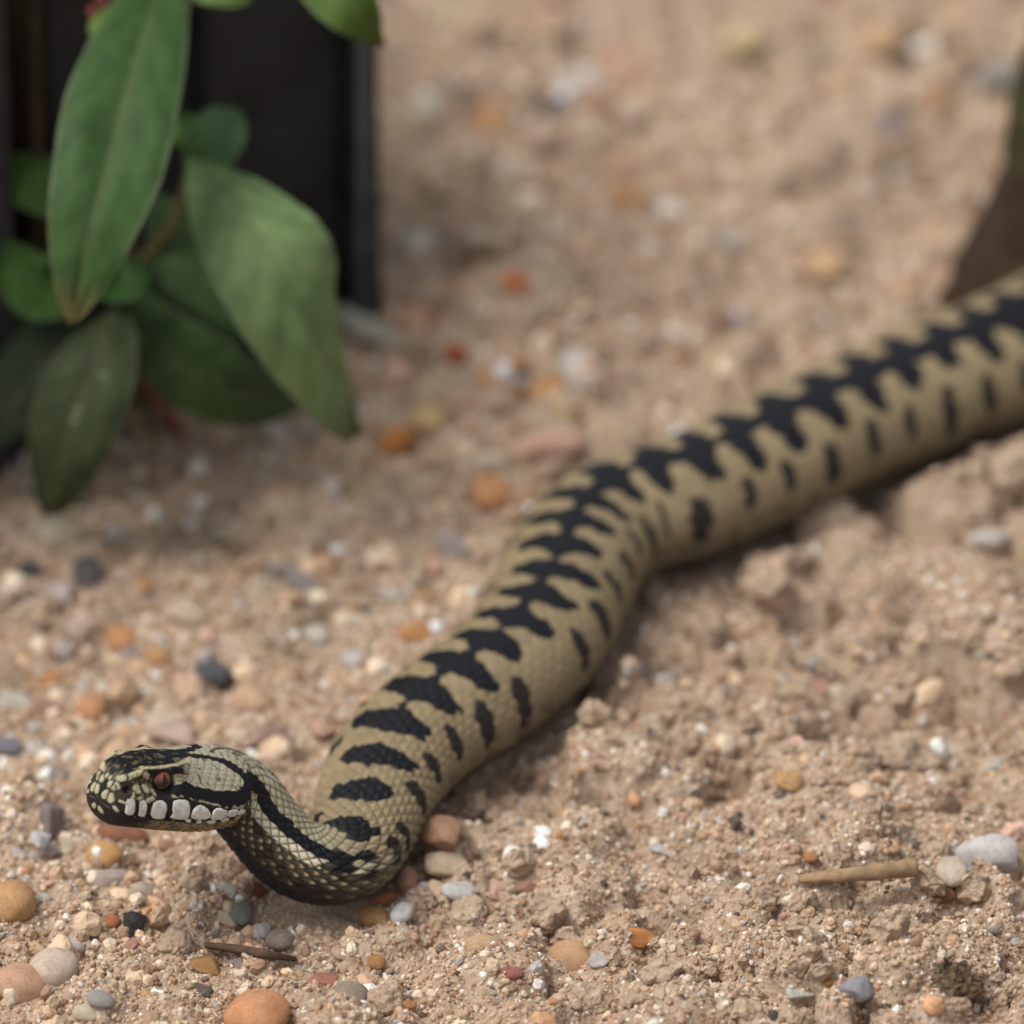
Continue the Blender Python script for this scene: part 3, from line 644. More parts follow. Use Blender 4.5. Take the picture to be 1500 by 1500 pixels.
PEB = [  # photo x, y, width, height, turn, colour, kind, label
 (73, 1197, 34, 74, 0, (140, 129, 128), T_, 'upright grey slate chip with a pointed tip beside the snake snout'),
 (177, 1222, 78, 32, -6, (150, 100, 76), O_, 'flat reddish brown pebble under the snake chin'),
 (152, 1254, 54, 42, 0, (206, 156, 96), O_, 'round honey yellow pebble near the flat reddish brown pebble'),
 (18, 1320, 74, 70, 0, (190, 146, 96), O_, 'large round tan pebble beside the honey yellow pebble'),
 (197, 1352, 40, 38, 0, (44, 45, 52), T_, 'small black triangular stone near the snake neck'),
 (163, 1350, 24, 19, 0, (190, 118, 74), O_, 'tiny orange pebble touching the black triangular stone'),
 (80, 1418, 76, 56, -14, (224, 203, 182), O_, 'cream translucent quartz pebble with a crease'),
 (107, 1386, 32, 26, 15, (200, 192, 186), O_, 'small milky white pebble behind the cream quartz pebble'),
 (34, 1442, 84, 62, -20, (194, 152, 122), O_, 'large speckled pinkish tan pebble beside the cream quartz pebble'),
 (110, 1456, 20, 26, 0, (44, 50, 56), T_, 'tiny black stone between quartz and grey pebbles'),
 (147, 1464, 42, 25, -12, (166, 162, 158), O_, 'small grey oval pebble beside the tiny black stone'),
 (378, 1488, 88, 76, -20, (196, 138, 94), O_, 'large orange brown pebble with a flat top'),
 (297, 1413, 42, 46, 25, (168, 126, 74), T_, 'angular amber stone near the large orange brown pebble'),
 (313, 1338, 74, 34, -24, (210, 196, 166), T_, 'jagged cream shell fragment under the snake neck'),
 (333, 1303, 38, 20, -30, (220, 210, 196), T_, 'flat white flake beside the snake throat'),
 (367, 1306, 42, 28, -8, (142, 84, 60), O_, 'rust brown pebble against the snake throat'),
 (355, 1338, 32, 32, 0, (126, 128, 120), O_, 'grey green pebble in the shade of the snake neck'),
 (477, 1438, 36, 44, 20, (176, 116, 98), T_, 'brick pink angular pebble near the large orange brown pebble'),
 (158, 1290, 70, 32, 8, (176, 162, 152), O_, 'low grey pebble in front of the honey yellow pebble'),
 (213, 1312, 54, 36, 0, (194, 180, 160), T_, 'pale chunky stone near the black triangular stone'),
 (57, 1228, 28, 32, 0, (204, 204, 204), T_, 'bluish white chip behind the upright slate chip'),
 (100, 1242, 22, 22, 0, (214, 200, 172), O_, 'tiny cream pebble at the foot of the upright slate chip'),
 (385, 1360, 22, 26, 0, (214, 208, 204), T_, 'small white chip beside the jagged shell fragment'),
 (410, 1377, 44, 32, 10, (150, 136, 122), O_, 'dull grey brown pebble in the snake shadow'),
 (127, 1484, 44, 26, -12, (214, 200, 174), O_, 'pale cream pebble near the grey oval pebble'),
 (840, 1341, 40, 50, 8, (218, 160, 94), O_, 'bright orange egg shaped pebble alone on the sand'),
 (940, 1374, 62, 24, -8, (204, 138, 74), T_, 'flat orange flake beside the orange egg shaped pebble'),
 (674, 1308, 42, 56, 20, (218, 217, 213), T_, 'white curved shell piece beside a brown crumb'),
 (589, 1337, 30, 42, -14, (204, 204, 203), O_, 'glassy pale grey pebble next to the orange cream pebble'),
 (548, 1343, 40, 42, 20, (210, 158, 98), O_, 'orange cream pebble at the bend of the snake neck'),
 (597, 1290, 32, 46, 0, (190, 140, 116), O_, 'dusty pink upright pebble beside the snake neck'),
 (562, 1318, 46, 22, 12, (184, 112, 64), O_, 'orange brown flat pebble under the snake neck bend'),
 (655, 1267, 74, 42, 0, (198, 178, 148), T_, 'pale cream stone behind the white curved shell piece'),
 (512, 1458, 52, 44, 0, (152, 140, 122), O_, 'olive grey round pebble near the brick pink pebble'),
 (488, 1486, 54, 38, -20, (210, 160, 112), O_, 'smooth apricot pebble near the olive grey pebble'),
 (749, 1425, 36, 18, -6, (172, 110, 98), O_, 'thin dull red pebble in the sand'),
 (835, 1403, 62, 46, 0, (198, 158, 118), O_, 'sandy tan pebble near the orange egg shaped pebble'),
 (877, 1407, 34, 18, -6, (226, 222, 218), T_, 'white flake beside the sandy tan pebble'),
 (648, 1220, 54, 56, 0, (166, 126, 98), T_, 'brown pink stone leaning beside the snake flank'),
 (707, 1388, 58, 36, 0, (206, 170, 130), O_, 'buff pebble with a pale rim on the sand'),
 (963, 1242, 28, 56, 14, (220, 211, 202), T_, 'tall white quartz chip beside the twig'),
 (1395, 1276, 44, 42, 0, (226, 210, 186), O_, 'creamy round stone beside the twig'),
 (1447, 1256, 84, 56, 12, (206, 202, 198), T_, 'broad white stone plate behind the creamy round stone'),
 (1454, 1353, 34, 42, 0, (168, 152, 138), O_, 'upright grey brown pebble behind the dark crumb of earth'),
 (1254, 1446, 42, 34, 10, (150, 152, 160), T_, 'bluish grey pebble beside the dark crumb of earth'),
 (1210, 1434, 22, 22, 0, (210, 142, 70), O_, 'tiny bright orange pebble beside the bluish grey pebble'),
 (1170, 1446, 42, 42, 0, (206, 206, 188), T_, 'pale greenish white quartz stone beside the tiny orange pebble'),
 (1230, 1489, 34, 20, 0, (230, 226, 222), T_, 'bright white flake near the bluish grey pebble'),
 (1133, 1487, 18, 20, 0, (92, 82, 84), T_, 'tiny dark purple grey stone on fine sand'),
 (1157, 1144, 42, 30, -10, (204, 162, 106), O_, 'amber pebble on the lumpy sand beyond the twig'),
 (1468, 1423, 38, 14, -8, (150, 96, 66), T_, 'thin rust red sliver beside the dark crumb of earth'),
 (17, 1033, 46, 72, 35, (222, 213, 198), T_, 'chalk white angular stone standing at a slant'),
 (312, 987, 62, 38, -22, (80, 86, 92), O_, 'dark slate oval pebble near the snake head'),
 (128, 838, 44, 44, 0, (78, 79, 80), O_, 'round charcoal pebble under the drooping leaf tip'),
 (42, 835, 40, 23, -8, (74, 78, 86), O_, 'flat charcoal pebble beside the round charcoal pebble'),
 (76, 785, 62, 56, 0, (202, 191, 166), T_, 'chunky off white stone touching the drooping leaf tip'),
 (167, 783, 28, 28, 0, (234, 229, 225), T_, 'bright white chip beside the chunky off white stone'),
 (443, 855, 70, 32, -38, (144, 138, 137), T_, 'long grey slate splinter on the sand'),
 (380, 884, 36, 50, 0, (224, 208, 174), T_, 'cream triangular chip beside the grey slate splinter'),
 (467, 934, 46, 56, 20, (210, 200, 186), T_, 'pale upright stone near the grey slate splinter'),
 (133, 1038, 44, 38, 0, (200, 142, 98), O_, 'orange tan pebble behind the snake head'),
 (250, 1067, 78, 46, -10, (222, 196, 176), T_, 'pinkish white stone directly behind the snake crown'),
 (180, 1068, 42, 36, -20, (228, 218, 204), T_, 'white stone beside the pinkish white stone'),
 (373, 1028, 68, 42, -16, (204, 168, 134), O_, 'broad tan stone near the dark slate oval'),
 (353, 1077, 44, 58, 25, (204, 173, 152), T_, 'slanting pink stone behind the snake nape'),
 (397, 1082, 46, 42, 0, (160, 130, 116), T_, 'dull mauve stone between nape and snake body'),
 (12, 1093, 46, 26, -10, (126, 128, 140), O_, 'blue grey pebble beside the snake snout'),
 (50, 1097, 32, 28, 0, (214, 206, 198), O_, 'small white pebble beside the blue grey pebble'),
 (84, 1138, 48, 30, -15, (150, 136, 131), O_, 'mauve grey pebble in front of the snake snout'),
 (581, 645, 52, 58, -15, (190, 122, 46), O_, 'deep orange pebble near the long green leaf tip'),
 (629, 614, 50, 46, 0, (224, 190, 130), O_, 'butter yellow pebble touching the deep orange pebble'),
 (665, 518, 34, 30, 0, (168, 78, 34), O_, 'rust red pebble on the sand beside the leaf'),
 (755, 413, 38, 46, 0, (192, 112, 64), O_, 'orange red upright pebble far on the sand'),
 (847, 537, 92, 34, -58, (218, 213, 205), T_, 'long white stone sliver lying beyond the snake'),
 (803, 572, 46, 40, -30, (208, 150, 82), O_, 'amber pebble beside the long white sliver'),
 (830, 598, 38, 34, 0, (226, 196, 146), O_, 'pale yellow pebble at the end of the long white sliver'),
 (719, 722, 58, 50, 0, (200, 142, 94), O_, 'orange tan pebble beside the bend of the snake'),
 (800, 653, 124, 42, 6, (204, 164, 140), O_, 'long pink stone lying along the bend of the snake'),
 (612, 470, 62, 46, -12, (198, 150, 116), O_, 'salmon pink stone beside the grey stalk'),
 (719, 676, 58, 26, 0, (220, 206, 178), O_, 'cream flat pebble beside the long pink stone'),
 (720, 175, 52, 52, 0, (222, 168, 114), O_, 'apricot round pebble beside the black planter'),
 (793, 200, 58, 42, 0, (206, 180, 156), O_, 'pale beige stone beside the apricot round pebble'),
 (1083, 470, 40, 44, 0, (236, 231, 227), T_, 'bright white stone alone on the far sand'),
 (1057, 530, 42, 36, 0, (222, 196, 156), O_, 'cream pebble near the bright white far stone'),
 (815, 157, 48, 26, -15, (112, 113, 124), O_, 'dark blue grey pebble near the pale beige stone'),
 (847, 125, 94, 32, -8, (204, 193, 184), O_, 'long pale stone near the dark blue grey pebble'),
 (1090, 60, 58, 46, 0, (206, 184, 138), O_, 'straw coloured round stone far on the sand'),
 (723, 57, 54, 30, 0, (122, 106, 96), O_, 'dark brown flat stone far beside the black planter'),
 (1307, 187, 54, 36, -10, (132, 124, 126), O_, 'slate grey stone near the brown stump'),
 (1461, 927, 28, 20, 0, (206, 116, 98), O_, 'small coral red pebble on the lumpy sand'),
 (973, 997, 28, 22, 0, (236, 231, 227), T_, 'small bright white chip beside the snake on lumpy sand'),
 (1233, 1018, 42, 30, -10, (228, 208, 182), T_, 'cream chip near a dark hollow in the sand'),
 (924, 1070, 26, 20, 0, (206, 142, 92), O_, 'little orange pebble on sand beside the snake flank'),
]
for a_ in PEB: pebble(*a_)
# look-alikes that only their place tells apart
KINDS = {'white': ((222, 214, 204), T_, 'small white quartz chip among the sand grains'),
         'cream': ((220, 196, 170), O_, 'small cream pebble half buried in sand'),
         'orange': ((202, 144, 92), O_, 'small orange pebble half buried in sand'),
         'tan': ((196, 158, 122), O_, 'small sandy tan pebble lying in the sand'),
         'pink': ((190, 146, 124), T_, 'small dusty pink stone lying in the sand'),
         'grey': ((160, 152, 146), T_, 'small light grey stone lying in the sand'),
         'dark': ((100, 94, 92), T_, 'small dark grey stone lying in the sand'),
         'rust': ((150, 98, 70), O_, 'small rust brown pebble lying in the sand')}
GRP = {k_: f'small {k_} pebbles scattered over the sand' for k_ in KINDS}
SPOTS = [('white', 67, 1317, 18, 16), ('white', 130, 1350, 16, 14), ('white', 53, 1253, 20, 18), ('white', 73, 1450, 20, 20), ('white', 10, 1390, 24, 20), ('white', 1460, 1122, 30, 20), ('rust', 1383, 1311, 36, 24),
         ('orange', 177, 933, 40, 40), ('orange', 230, 963, 38, 26), ('cream', 120, 917, 46, 28), ('white', 93, 947, 38, 26), ('grey', 190, 963, 40, 24), ('orange', 80, 998, 46, 28), ('pink', 62, 1037, 36, 46),
         ('white', 88, 868, 42, 30), ('cream', 182, 845, 46, 28), ('orange', 212, 855, 22, 26), ('cream', 203, 797, 46, 26), ('cream', 277, 897, 62, 36), ('orange', 477, 825, 36, 26), ('orange', 755, 533, 40, 24),
         ('grey', 767, 560, 26, 24), ('cream', 1007, 147, 52, 42), ('grey', 670, 127, 42, 36), ('white', 1067, 353, 32, 36), ('pink', 1140, 267, 62, 42), ('grey', 1460, 110, 62, 42), ('white', 1162, 936, 34, 26),
         ('grey', 1192, 971, 28, 26), ('pink', 1197, 1010, 30, 24), ('grey', 1405, 992, 44, 36), ('tan', 620, 880, 50, 36), ('orange', 612, 930, 54, 34), ('white', 520, 970, 48, 30), ('grey', 670, 800, 70, 36),
         ('cream', 690, 230, 50, 40), ('tan', 905, 250, 60, 44), ('pink', 870, 150, 60, 40), ('cream', 925, 160, 44, 50), ('tan', 1290, 60, 60, 46), ('grey', 860, 12, 70, 34), ('cream', 660, 20, 60, 44),
         ('pink', 900, 90, 60, 44), ('white', 610, 360, 50, 36), ('rust', 690, 240, 34, 24), ('orange', 920, 290, 44, 34), ('tan', 1210, 390, 70, 50), ('rust', 1060, 465, 34, 40), ('cream', 700, 350, 56, 36)]
GEN = []
def gpeb(k_, px, py, w_, h_):
    rgb, kd, lab = KINDS[k_]; rgb = tuple(np.clip(np.array(rgb)+rng.normal(0, 9)+rng.normal(0, 3, 3), 30, 240))
    o = pebble(px, py, w_, h_, rng.uniform(-30, 30), rgb, kd, lab, GRP[k_], sink=rng.uniform(.30, .60)); GEN.append((k_, px, py, w_*h_, o))
for a_ in SPOTS: gpeb(*a_)
taken = [(a_[0], a_[1], max(a_[2], a_[3])/2) for a_ in PEB]+[(a_[1], a_[2], max(a_[3], a_[4])/2) for a_ in SPOTS]
need = 300-len(PEB)-len(SPOTS); tries = 0
ks = list(KINDS); pr = np.array([.24, .22, .12, .20, .10, .08, .02, .03])
while need > 0 and tries < 20000:
    tries += 1
    px, py = rng.uniform(-30, 1530), rng.uniform(-20, 1530)
    lefty = 1-float(sstep(250, 900, np.array(px-.25*(py-750))))
    if rng.random() > .28+.72*lefty: continue
    w_ = float(np.clip(rng.lognormal(math.log(21), .38), 12, 46))*(1.2 if py < 700 else 1)*(.75 if px > 700 and py > 900 else 1)
    if any(math.hypot(px-a, py-b) < r_+w_*.5 for a, b, r_ in taken): continue
    p = ground_at(px, py)
    if snake_clear(p[0], p[1]) < 1.12 or (px < 560 and py < 560): continue
    hd_ = np.hypot(px-250, (py-1150)*1.0)
    gpeb(ks[rng.choice(len(ks), p=pr/pr.sum())], px, py, w_, w_*rng.uniform(.55, .95)); taken.append((px, py, w_/2)); need -= 1
# name each small pebble by the remarkable stone it lies closest to
cut = (' beside ', ' under ', ' near ', ' behind ', ' on ', ' with ', ' at ', ' in ', ' between ', ' against ', ' touching ', ' lying ', ' alone ', ' directly ', ' leaning ', ' next ', ' far ', ' beyond ')
def short(lb):
    i = min([lb.find(c_) for c_ in cut if c_ in lb] or [len(lb)]); return lb[:i]
SH = [short(a_[7]) for a_ in PEB]
LMK = [(a_[0], a_[1], h_ if SH.count(h_) == 1 else a_[7]) for a_, h_ in zip(PEB, SH)]; fam = {}
NOUN = {'white': 'white quartz chip', 'cream': 'cream pebble', 'orange': 'orange pebble', 'tan': 'sandy tan pebble', 'pink': 'dusty pink stone', 'grey': 'light grey stone', 'dark': 'dark grey stone', 'rust': 'rust brown pebble'}
for k_, px, py, sz, o in GEN:
    L = sorted(LMK, key=lambda a: math.hypot(a[0]-px, (a[1]-py)/SE)); fam.setdefault((k_, L[0][2]), []).append((sz, o, L[1][2]))
def sized(base, L):
    L.sort(key=lambda a: a[0]); wd = {1: ['small'], 2: ['smaller', 'larger'], 3: ['smallest', 'middling', 'largest']}.get(len(L))
    ok = wd and all(b[0] > 1.15*a[0] for a, b in zip(L[:-1], L[1:]))
    for i, e in enumerate(L): e[1]['label'] = f"{wd[i] if ok else 'small'} {base}"
for (k_, lm), L in fam.items():
    base = f'{NOUN[k_]} close to the {lm}'
    if len(L) < 4: sized(base, L); continue
    sub_ = {}
    for e in L: sub_.setdefault(e[2], []).append(e)
    for lm2, M_ in sub_.items():
        b2 = f'{base} and the {lm2}'; sized(b2 if len(b2.split()) <= 15 else base, M_)
# clods of damp sand and a crumb of dark earth
M_EARTH = mat_plain('dark_earth', (.13, .088, .052), .95, .1, .85, 900, .0012)
CL = [(1206, 768, 100, 88, 'big rounded lump of sand leaning on the snake flank', 1), (1238, 838, 70, 60, 'smaller lump of sand near the big lump at the snake', 2), (1127, 860, 60, 46, 'lump of sand under the dark hollow beside the snake', 3),
      (952, 866, 40, 48, 'orange tan lump of sand in the inner bend of the snake', 4), (1487, 690, 76, 62, 'pale lump of sand heaped under the far part of the snake', 5), (1368, 712, 74, 46, 'flat lump of sand beside the pale heaped lump', 6),
      (1320, 1110, 90, 60, 'wide lump of sand with a dark hollow at its foot', 7), (685, 1335, 50, 52, 'brown crumb of sand beside the white curved shell piece', 8), (257, 1382, 46, 46, 'rough grey crumb of sand under the snake neck', 9), (564, 1464, 54, 48, 'rough grey crumb of sand near the olive grey pebble', 10)]
for px, py, w_, h_, lab, sd_ in CL:
    p, rx, ry, rz = dims_from(px, py, w_, h_, .8); zc = float(gh(p[0], p[1])[0])+rz*.35
    o = link('sand_clod', clod_mesh(sd_, (rx, ry, rz)), M_CLOD, loc=at(px, py, zc)); tag(o, lab, 'sand lump')
p, rx, ry, rz = dims_from(1388, 1448, 78, 74, .7)
me_ = clod_mesh(33, (rx, ry*.8, rz), .42, 5)
tag(link('earth_crumb', me_, M_EARTH, loc=at(1388, 1448, float(gh(p[0], p[1])[0])+rz*.42)), 'dark brown crumbly lump of earth in pale sand', 'earth lump')

# ------------------------------------------------------------------ loose grains (nobody could count them)
def grains(name, pts, scl, col, mat, label, sub=2, rough=.32):
    n = len(pts); me_ = bpy.data.meshes.new(name); me_.vertices.add(n); me_.vertices.foreach_set('co', np.asarray(pts, np.float32).ravel())
    for nm, arr in (('scl', scl), ('rot', rng.uniform(0, 6.28, (n, 3)))):
        a = me_.attributes.new(nm, 'FLOAT_VECTOR', 'POINT'); a.data.foreach_set('vector', np.asarray(arr, np.float32).ravel())
    a = me_.attributes.new('tint', 'FLOAT_COLOR', 'POINT'); c4 = np.ones((n, 4), np.float32); c4[:, :3] = col; a.data.foreach_set('color', c4.ravel())
    me_.materials.append(mat)
    o = bpy.data.objects.new(name, me_); COL.objects.link(o); tag(o, label, kind='stuff')
    g = bpy.data.node_groups.new(name+'_scatter', 'GeometryNodeTree')
    g.interface.new_socket('Geometry', in_out='INPUT', socket_type='NodeSocketGeometry'); g.interface.new_socket('Geometry', in_out='OUTPUT', socket_type='NodeSocketGeometry')
    N_ = g.nodes; L_ = g.links.new; gi = N_.new('NodeGroupInput'); go = N_.new('NodeGroupOutput'); iop = N_.new('GeometryNodeInstanceOnPoints')
    L_(gi.outputs[0], iop.inputs['Points']); jn = N_.new('GeometryNodeGeometryToInstance')
    for i in range(5):
        ic = N_.new('GeometryNodeMeshIcoSphere'); ic.inputs['Radius'].default_value = 1; ic.inputs['Subdivisions'].default_value = sub
        sp_ = N_.new('GeometryNodeSetPosition'); L_(ic.outputs['Mesh'], sp_.inputs['Geometry'])
        nz_ = N_.new('ShaderNodeTexNoise'); nz_.noise_dimensions = '4D'; nz_.inputs['W'].default_value = i*3.7; nz_.inputs['Scale'].default_value = 1.3; nz_.inputs['Detail'].default_value = 1
        sb = N_.new('ShaderNodeVectorMath'); sb.operation = 'SUBTRACT'; sb.inputs[1].default_value = (.5, .5, .5); L_(nz_.outputs['Color'], sb.inputs[0])
        ml = N_.new('ShaderNodeVectorMath'); ml.operation = 'SCALE'; ml.inputs['Scale'].default_value = rough*4; L_(sb.outputs[0], ml.inputs[0])
        L_(ml.outputs[0], sp_.inputs['Offset'])
        sm_ = N_.new('GeometryNodeSetMaterial'); sm_.inputs['Material'].default_value = mat; L_(sp_.outputs[0], sm_.inputs[0])
        L_(sm_.outputs[0], jn.inputs[0])
    L_(jn.outputs[0], iop.inputs['Instance']); iop.inputs['Pick Instance'].default_value = True
    rv = N_.new('FunctionNodeRandomValue'); rv.data_type = 'INT'; rv.inputs['Min'].default_value if False else None
    for s_ in rv.inputs:
        if s_.type == 'INT' and s_.name == 'Min': s_.default_value = 0
        if s_.type == 'INT' and s_.name == 'Max': s_.default_value = 4
    L_([x for x in rv.outputs if x.type == 'INT'][0], iop.inputs['Instance Index'])
    for nm, sock in (('rot', 'Rotation'), ('scl', 'Scale')):
        na = N_.new('GeometryNodeInputNamedAttribute'); na.data_type = 'FLOAT_VECTOR'; na.inputs[0].default_value = nm
        if sock == 'Rotation':
            er = N_.new('FunctionNodeEulerToRotation'); L_(na.outputs[0], er.inputs[0]); L_(er.outputs[0], iop.inputs[sock])
        else: L_(na.outputs[0], iop.inputs[sock])
    L_(iop.outputs[0], go.inputs[0]); md = o.modifiers.new('scatter', 'NODES'); md.node_group = g
    return o
PAL = np.array([lin(c_) for c_ in ((186, 152, 118), (202, 172, 138), (170, 134, 100), (214, 192, 164), (196, 146, 98), (228, 219, 206), (150, 118, 90), (120, 100, 82), (176, 168, 160), (90, 78, 68), (198, 158, 134))])
PP = np.array([.25, .22, .12, .16, .03, .075, .07, .02, .03, .010, .05]); PP /= PP.sum()
def scatter(n, x0, x1, y0, y1, rmed, rsig, rmax, dens, clear=.62):
    x = rng.uniform(x0, x1, n); y = rng.uniform(y0, y1, n)
    keep = rng.random(n) < dens(x, y); x, y = x[keep], y[keep]
    keep = snake_clear(x, y) > clear; x, y = x[keep], y[keep]; n = len(x)
    r_ = np.minimum(rng.lognormal(math.log(rmed), rsig, n), rmax)
    z = gh(x, y)+r_*rng.uniform(-.35, .45, n)
    s_ = r_[:, None]*rng.uniform(.65, 1.25, (n, 3)); cI = rng.choice(len(PAL), n, p=PP)
    col = PAL[cI]*(1+rng.normal(0, .10, (n, 1)))*GRAY
    lum = col.mean(1, keepdims=True); col = lum+(col-lum)*.85
    return np.stack([x, y, z], -1), s_, np.clip(col, .01, .85)
patch = lambda x, y: .55+.45*vn(x*60, y*60, seed=300)
a1 = scatter(150000, -.135, .16, -.215, -.02, .00031, .42, .0011, lambda x, y: np.clip(patch(x, y)+.25, 0, 1))
a2 = scatter(42000, -.15, .185, -.02, .33, .00048, .45, .0016, lambda x, y: np.clip(patch(x, y)+.1, 0, 1))
grains('sand_grains', *[np.vstack([p_, q_]) for p_, q_ in zip(a1, a2)], M_GRAIN, 'loose coarse sand grains strewn over the ground', 2)
b1 = scatter(15000, -.15, .185, -.215, .33, .00105, .38, .0028, lambda x, y: np.clip((.75-.6*sstep(-.03, .05, x-.25*y))*(.5+.6*vn(x*35, y*35, seed=301)), 0, 1), .9)
b1 = (b1[0], b1[1], np.clip(b1[2]*1.22, 0, .8))
grains('gravel', *b1, M_GRAIN, 'fine mixed gravel scattered in the sand', 3, .26)

c1 = scatter(7500, -.15, .185, -.215, .33, .0013, .42, .0031, lambda x, y: np.clip(sstep(-.02, .05, x-.25*y)*(1-.8*sstep(-.004, .010, y-np.interp(x, bk[:, 0], bk[:, 1]))*sstep(.0, .02, x))*(.45+.9*vn(x*40, y*40, seed=302)), 0, 1)+.13, 1.06)
grains('sand_crumbs', c1[0], c1[1], c1[2], M_CRUMB, 'crumbs of damp sand heaped beside the snake', 4, .36)
# ------------------------------------------------------------------ tubes: twig, roots, stalk
def tube(pts, radii, n=12, noise=.12, seed=0, sub=12):
    c_ = catmull(pts, sub); t = np.linspace(0, 1, len(c_)); r_ = np.interp(t, np.linspace(0, 1, len(radii)), radii)
    T = np.gradient(c_, axis=0); T /= np.linalg.norm(T, axis=1, keepdims=True)
    A = np.cross(T, [0.13, .2, 1.0]); A /= np.linalg.norm(A, axis=1, keepdims=True); B_ = np.cross(T, A)
    a = np.linspace(0, 2*math.pi, n, endpoint=False)
    ring = (np.cos(a)[None, :, None]*A[:, None]+np.sin(a)[None, :, None]*B_[:, None])
    rr = r_[:, None]*(1+noise*vn(t[:, None]*14+0*a, np.cos(a)[None]*1.5+0*t[:, None], np.sin(a)[None]*1.5+0*t[:, None], seed=400+seed))
    v = (c_[:, None]+ring*rr[..., None]).reshape(-1, 3); f = gridfaces(len(c_), n, True)
    m = len(c_); v = np.vstack([v, c_[0], c_[-1]]); e0 = m*n; e1 = m*n+1
    cap = [[e0, (j+1) % n, j, j] for j in range(n)]+[[e1, (m-1)*n+j, (m-1)*n+(j+1) % n, (m-1)*n+(j+1) % n] for j in range(n)]
    tri = np.array([[x[0], x[1], x[2]] for x in cap]); q_ = np.vstack([f[:, [0, 1, 2]], f[:, [0, 2, 3]], tri])
    return v, q_
def tube_obj(name, pts, radii, mat, parent=None, org=None, **kw):
    v, f = tube(pts, radii, **kw); org = np.asarray(pts[0]) if org is None else np.asarray(org)
    o = link(name, mesh_np(name, v-org, f[:, ::-1]), mat, parent, None if parent else tuple(org)); return o
M_TWIG = mat_plain('dry_wood', tuple(lin((150, 124, 96))), .8, .2, .3, 500, .0005)
M_ROOT = mat_plain('dark_root', tuple(lin((88, 72, 60))), .85, .2, .35, 500, .0004)
M_STALK = mat_plain('grey_stalk', tuple(lin((150, 150, 138))), .7, .3, .2, 300)
def gz(px, py, dz): 
    p = ground_at(px, py); return at(px, py, p[2]+dz)
tag(tube_obj('twig', [gz(1172, 1288, .0026), gz(1230, 1283, .0036), gz(1290, 1277, .0040), gz(1340, 1270, .0042)], [.0008, .0012, .0014, .0016], M_TWIG), 'short dry brown twig lying on the sand', 'twig')
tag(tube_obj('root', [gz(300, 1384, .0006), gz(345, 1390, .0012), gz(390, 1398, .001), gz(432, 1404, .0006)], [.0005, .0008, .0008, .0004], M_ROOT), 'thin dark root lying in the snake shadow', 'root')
tag(tube_obj('stalk', [gz(496, 462, .005), gz(530, 482, .004), gz(565, 496, .003), gz(594, 506, .001)], [.0022, .0024, .0018, .0006], M_STALK), 'pale grey dead stalk by the planter corner', 'stalk')

# ------------------------------------------------------------------ black planter of upright boards
M_BLACK = mat_plain('black_stained_wood', (.014, .016, .0165), .6, .3, .8, 45, .0015)
M_GREYB = mat_plain('grey_black_wood', (.045, .043, .043), .7, .3, .4, 160, .001)
M_BRN = mat_plain('brown_wood', (.05, .035, .022), .8, .2, .4, 160, .001)
M_EDGE = mat_plain('worn_edge', (.10, .105, .105), .6, .3, .5, 120, .0008)
M_SOIL = mat_plain('soil', (.04, .028, .018), .95, .1, .5, 120, .004)
A_ = at(551, 447, 0); B0 = at(0, 668, 0); dirv = (B0-A_); dirv[2] = 0; L0 = np.linalg.norm(dirv); dirv /= L0
outn = np.array([-dirv[1], dirv[0], 0]); outn = outn if outn[1] < 0 else -outn
planter = empty('planter', tuple(A_)); tag(planter, 'black stained timber planter of upright boards behind the plant', 'planter')
def board(name, t0, t1, off, thick, mat, z0=-.01, z1=.115, axis_d=None, nrm=None, org=None, bev=.0015):
    d = dirv if axis_d is None else axis_d; nr = outn if nrm is None else nrm; o0 = A_ if org is None else org
    pr_ = [(-1, -1), (1, -1), (1, 1), (-1, 1)]; w2_, h2 = (t1-t0)/2, thick/2; ring = []
    for sx, sy in pr_:
        ring += [(sx*(w2_-bev) if sx*sy > 0 else sx*w2_, sy*h2 if sx*sy > 0 else sy*(h2-bev)), (sx*w2_ if sx*sy > 0 else sx*(w2_-bev), sy*(h2-bev) if sx*sy > 0 else sy*h2)]
    ring = np.array(ring); m = len(ring); zs = np.linspace(z0, z1, 14)
    cen = o0+d*(t0+t1)/2+nr*(off-h2); V = []
    for z in zs:
        wv = vn(np.array([z*25+t0*300]), np.array([t1*100]), seed=450)[0]*.0006
        for a, b in ring: V.append(cen+d*(a+wv)+nr*b+np.array([0, 0, z]))
    V = np.array(V)-A_; f = gridfaces(len(zs), m, True); tri = np.vstack([f[:, [0, 1, 2]], f[:, [0, 2, 3]]])
    top = np.array([[(len(zs)-1)*m, (len(zs)-1)*m+j, (len(zs)-1)*m+j+1] for j in range(1, m-1)])
    return link(name, mesh_np(name, V, np.vstack([tri, top]), smooth=False), mat, planter)
u1 = L0/551                          # metres along the front for one photo pixel
board('corner_strip', 0, 12*u1, .002, .012, M_BLACK); board('corner_strip', 15*u1, 34*u1, .0035, .012, M_EDGE)
board('board', 36*u1, 250*u1, 0, .014, M_BLACK); board('board', 253*u1, 472*u1, 0, .014, M_BLACK)
board('batten', 474*u1, 490*u1, .002, .012, M_BRN); board('board', 528*u1, 760*u1, .003, .014, M_GREYB); board('board', 764*u1, 980*u1, 0, .014, M_BLACK)
board('back_board', 36*u1, 980*u1, -.016, .006, M_BLACK)
inw = -outn; sidew = .13
for i_ in range(3): board('board', .016+i_*.040, .016+i_*.040+.038, 0, .014, M_BLACK, axis_d=inw, nrm=-dirv, org=A_+dirv*.0)
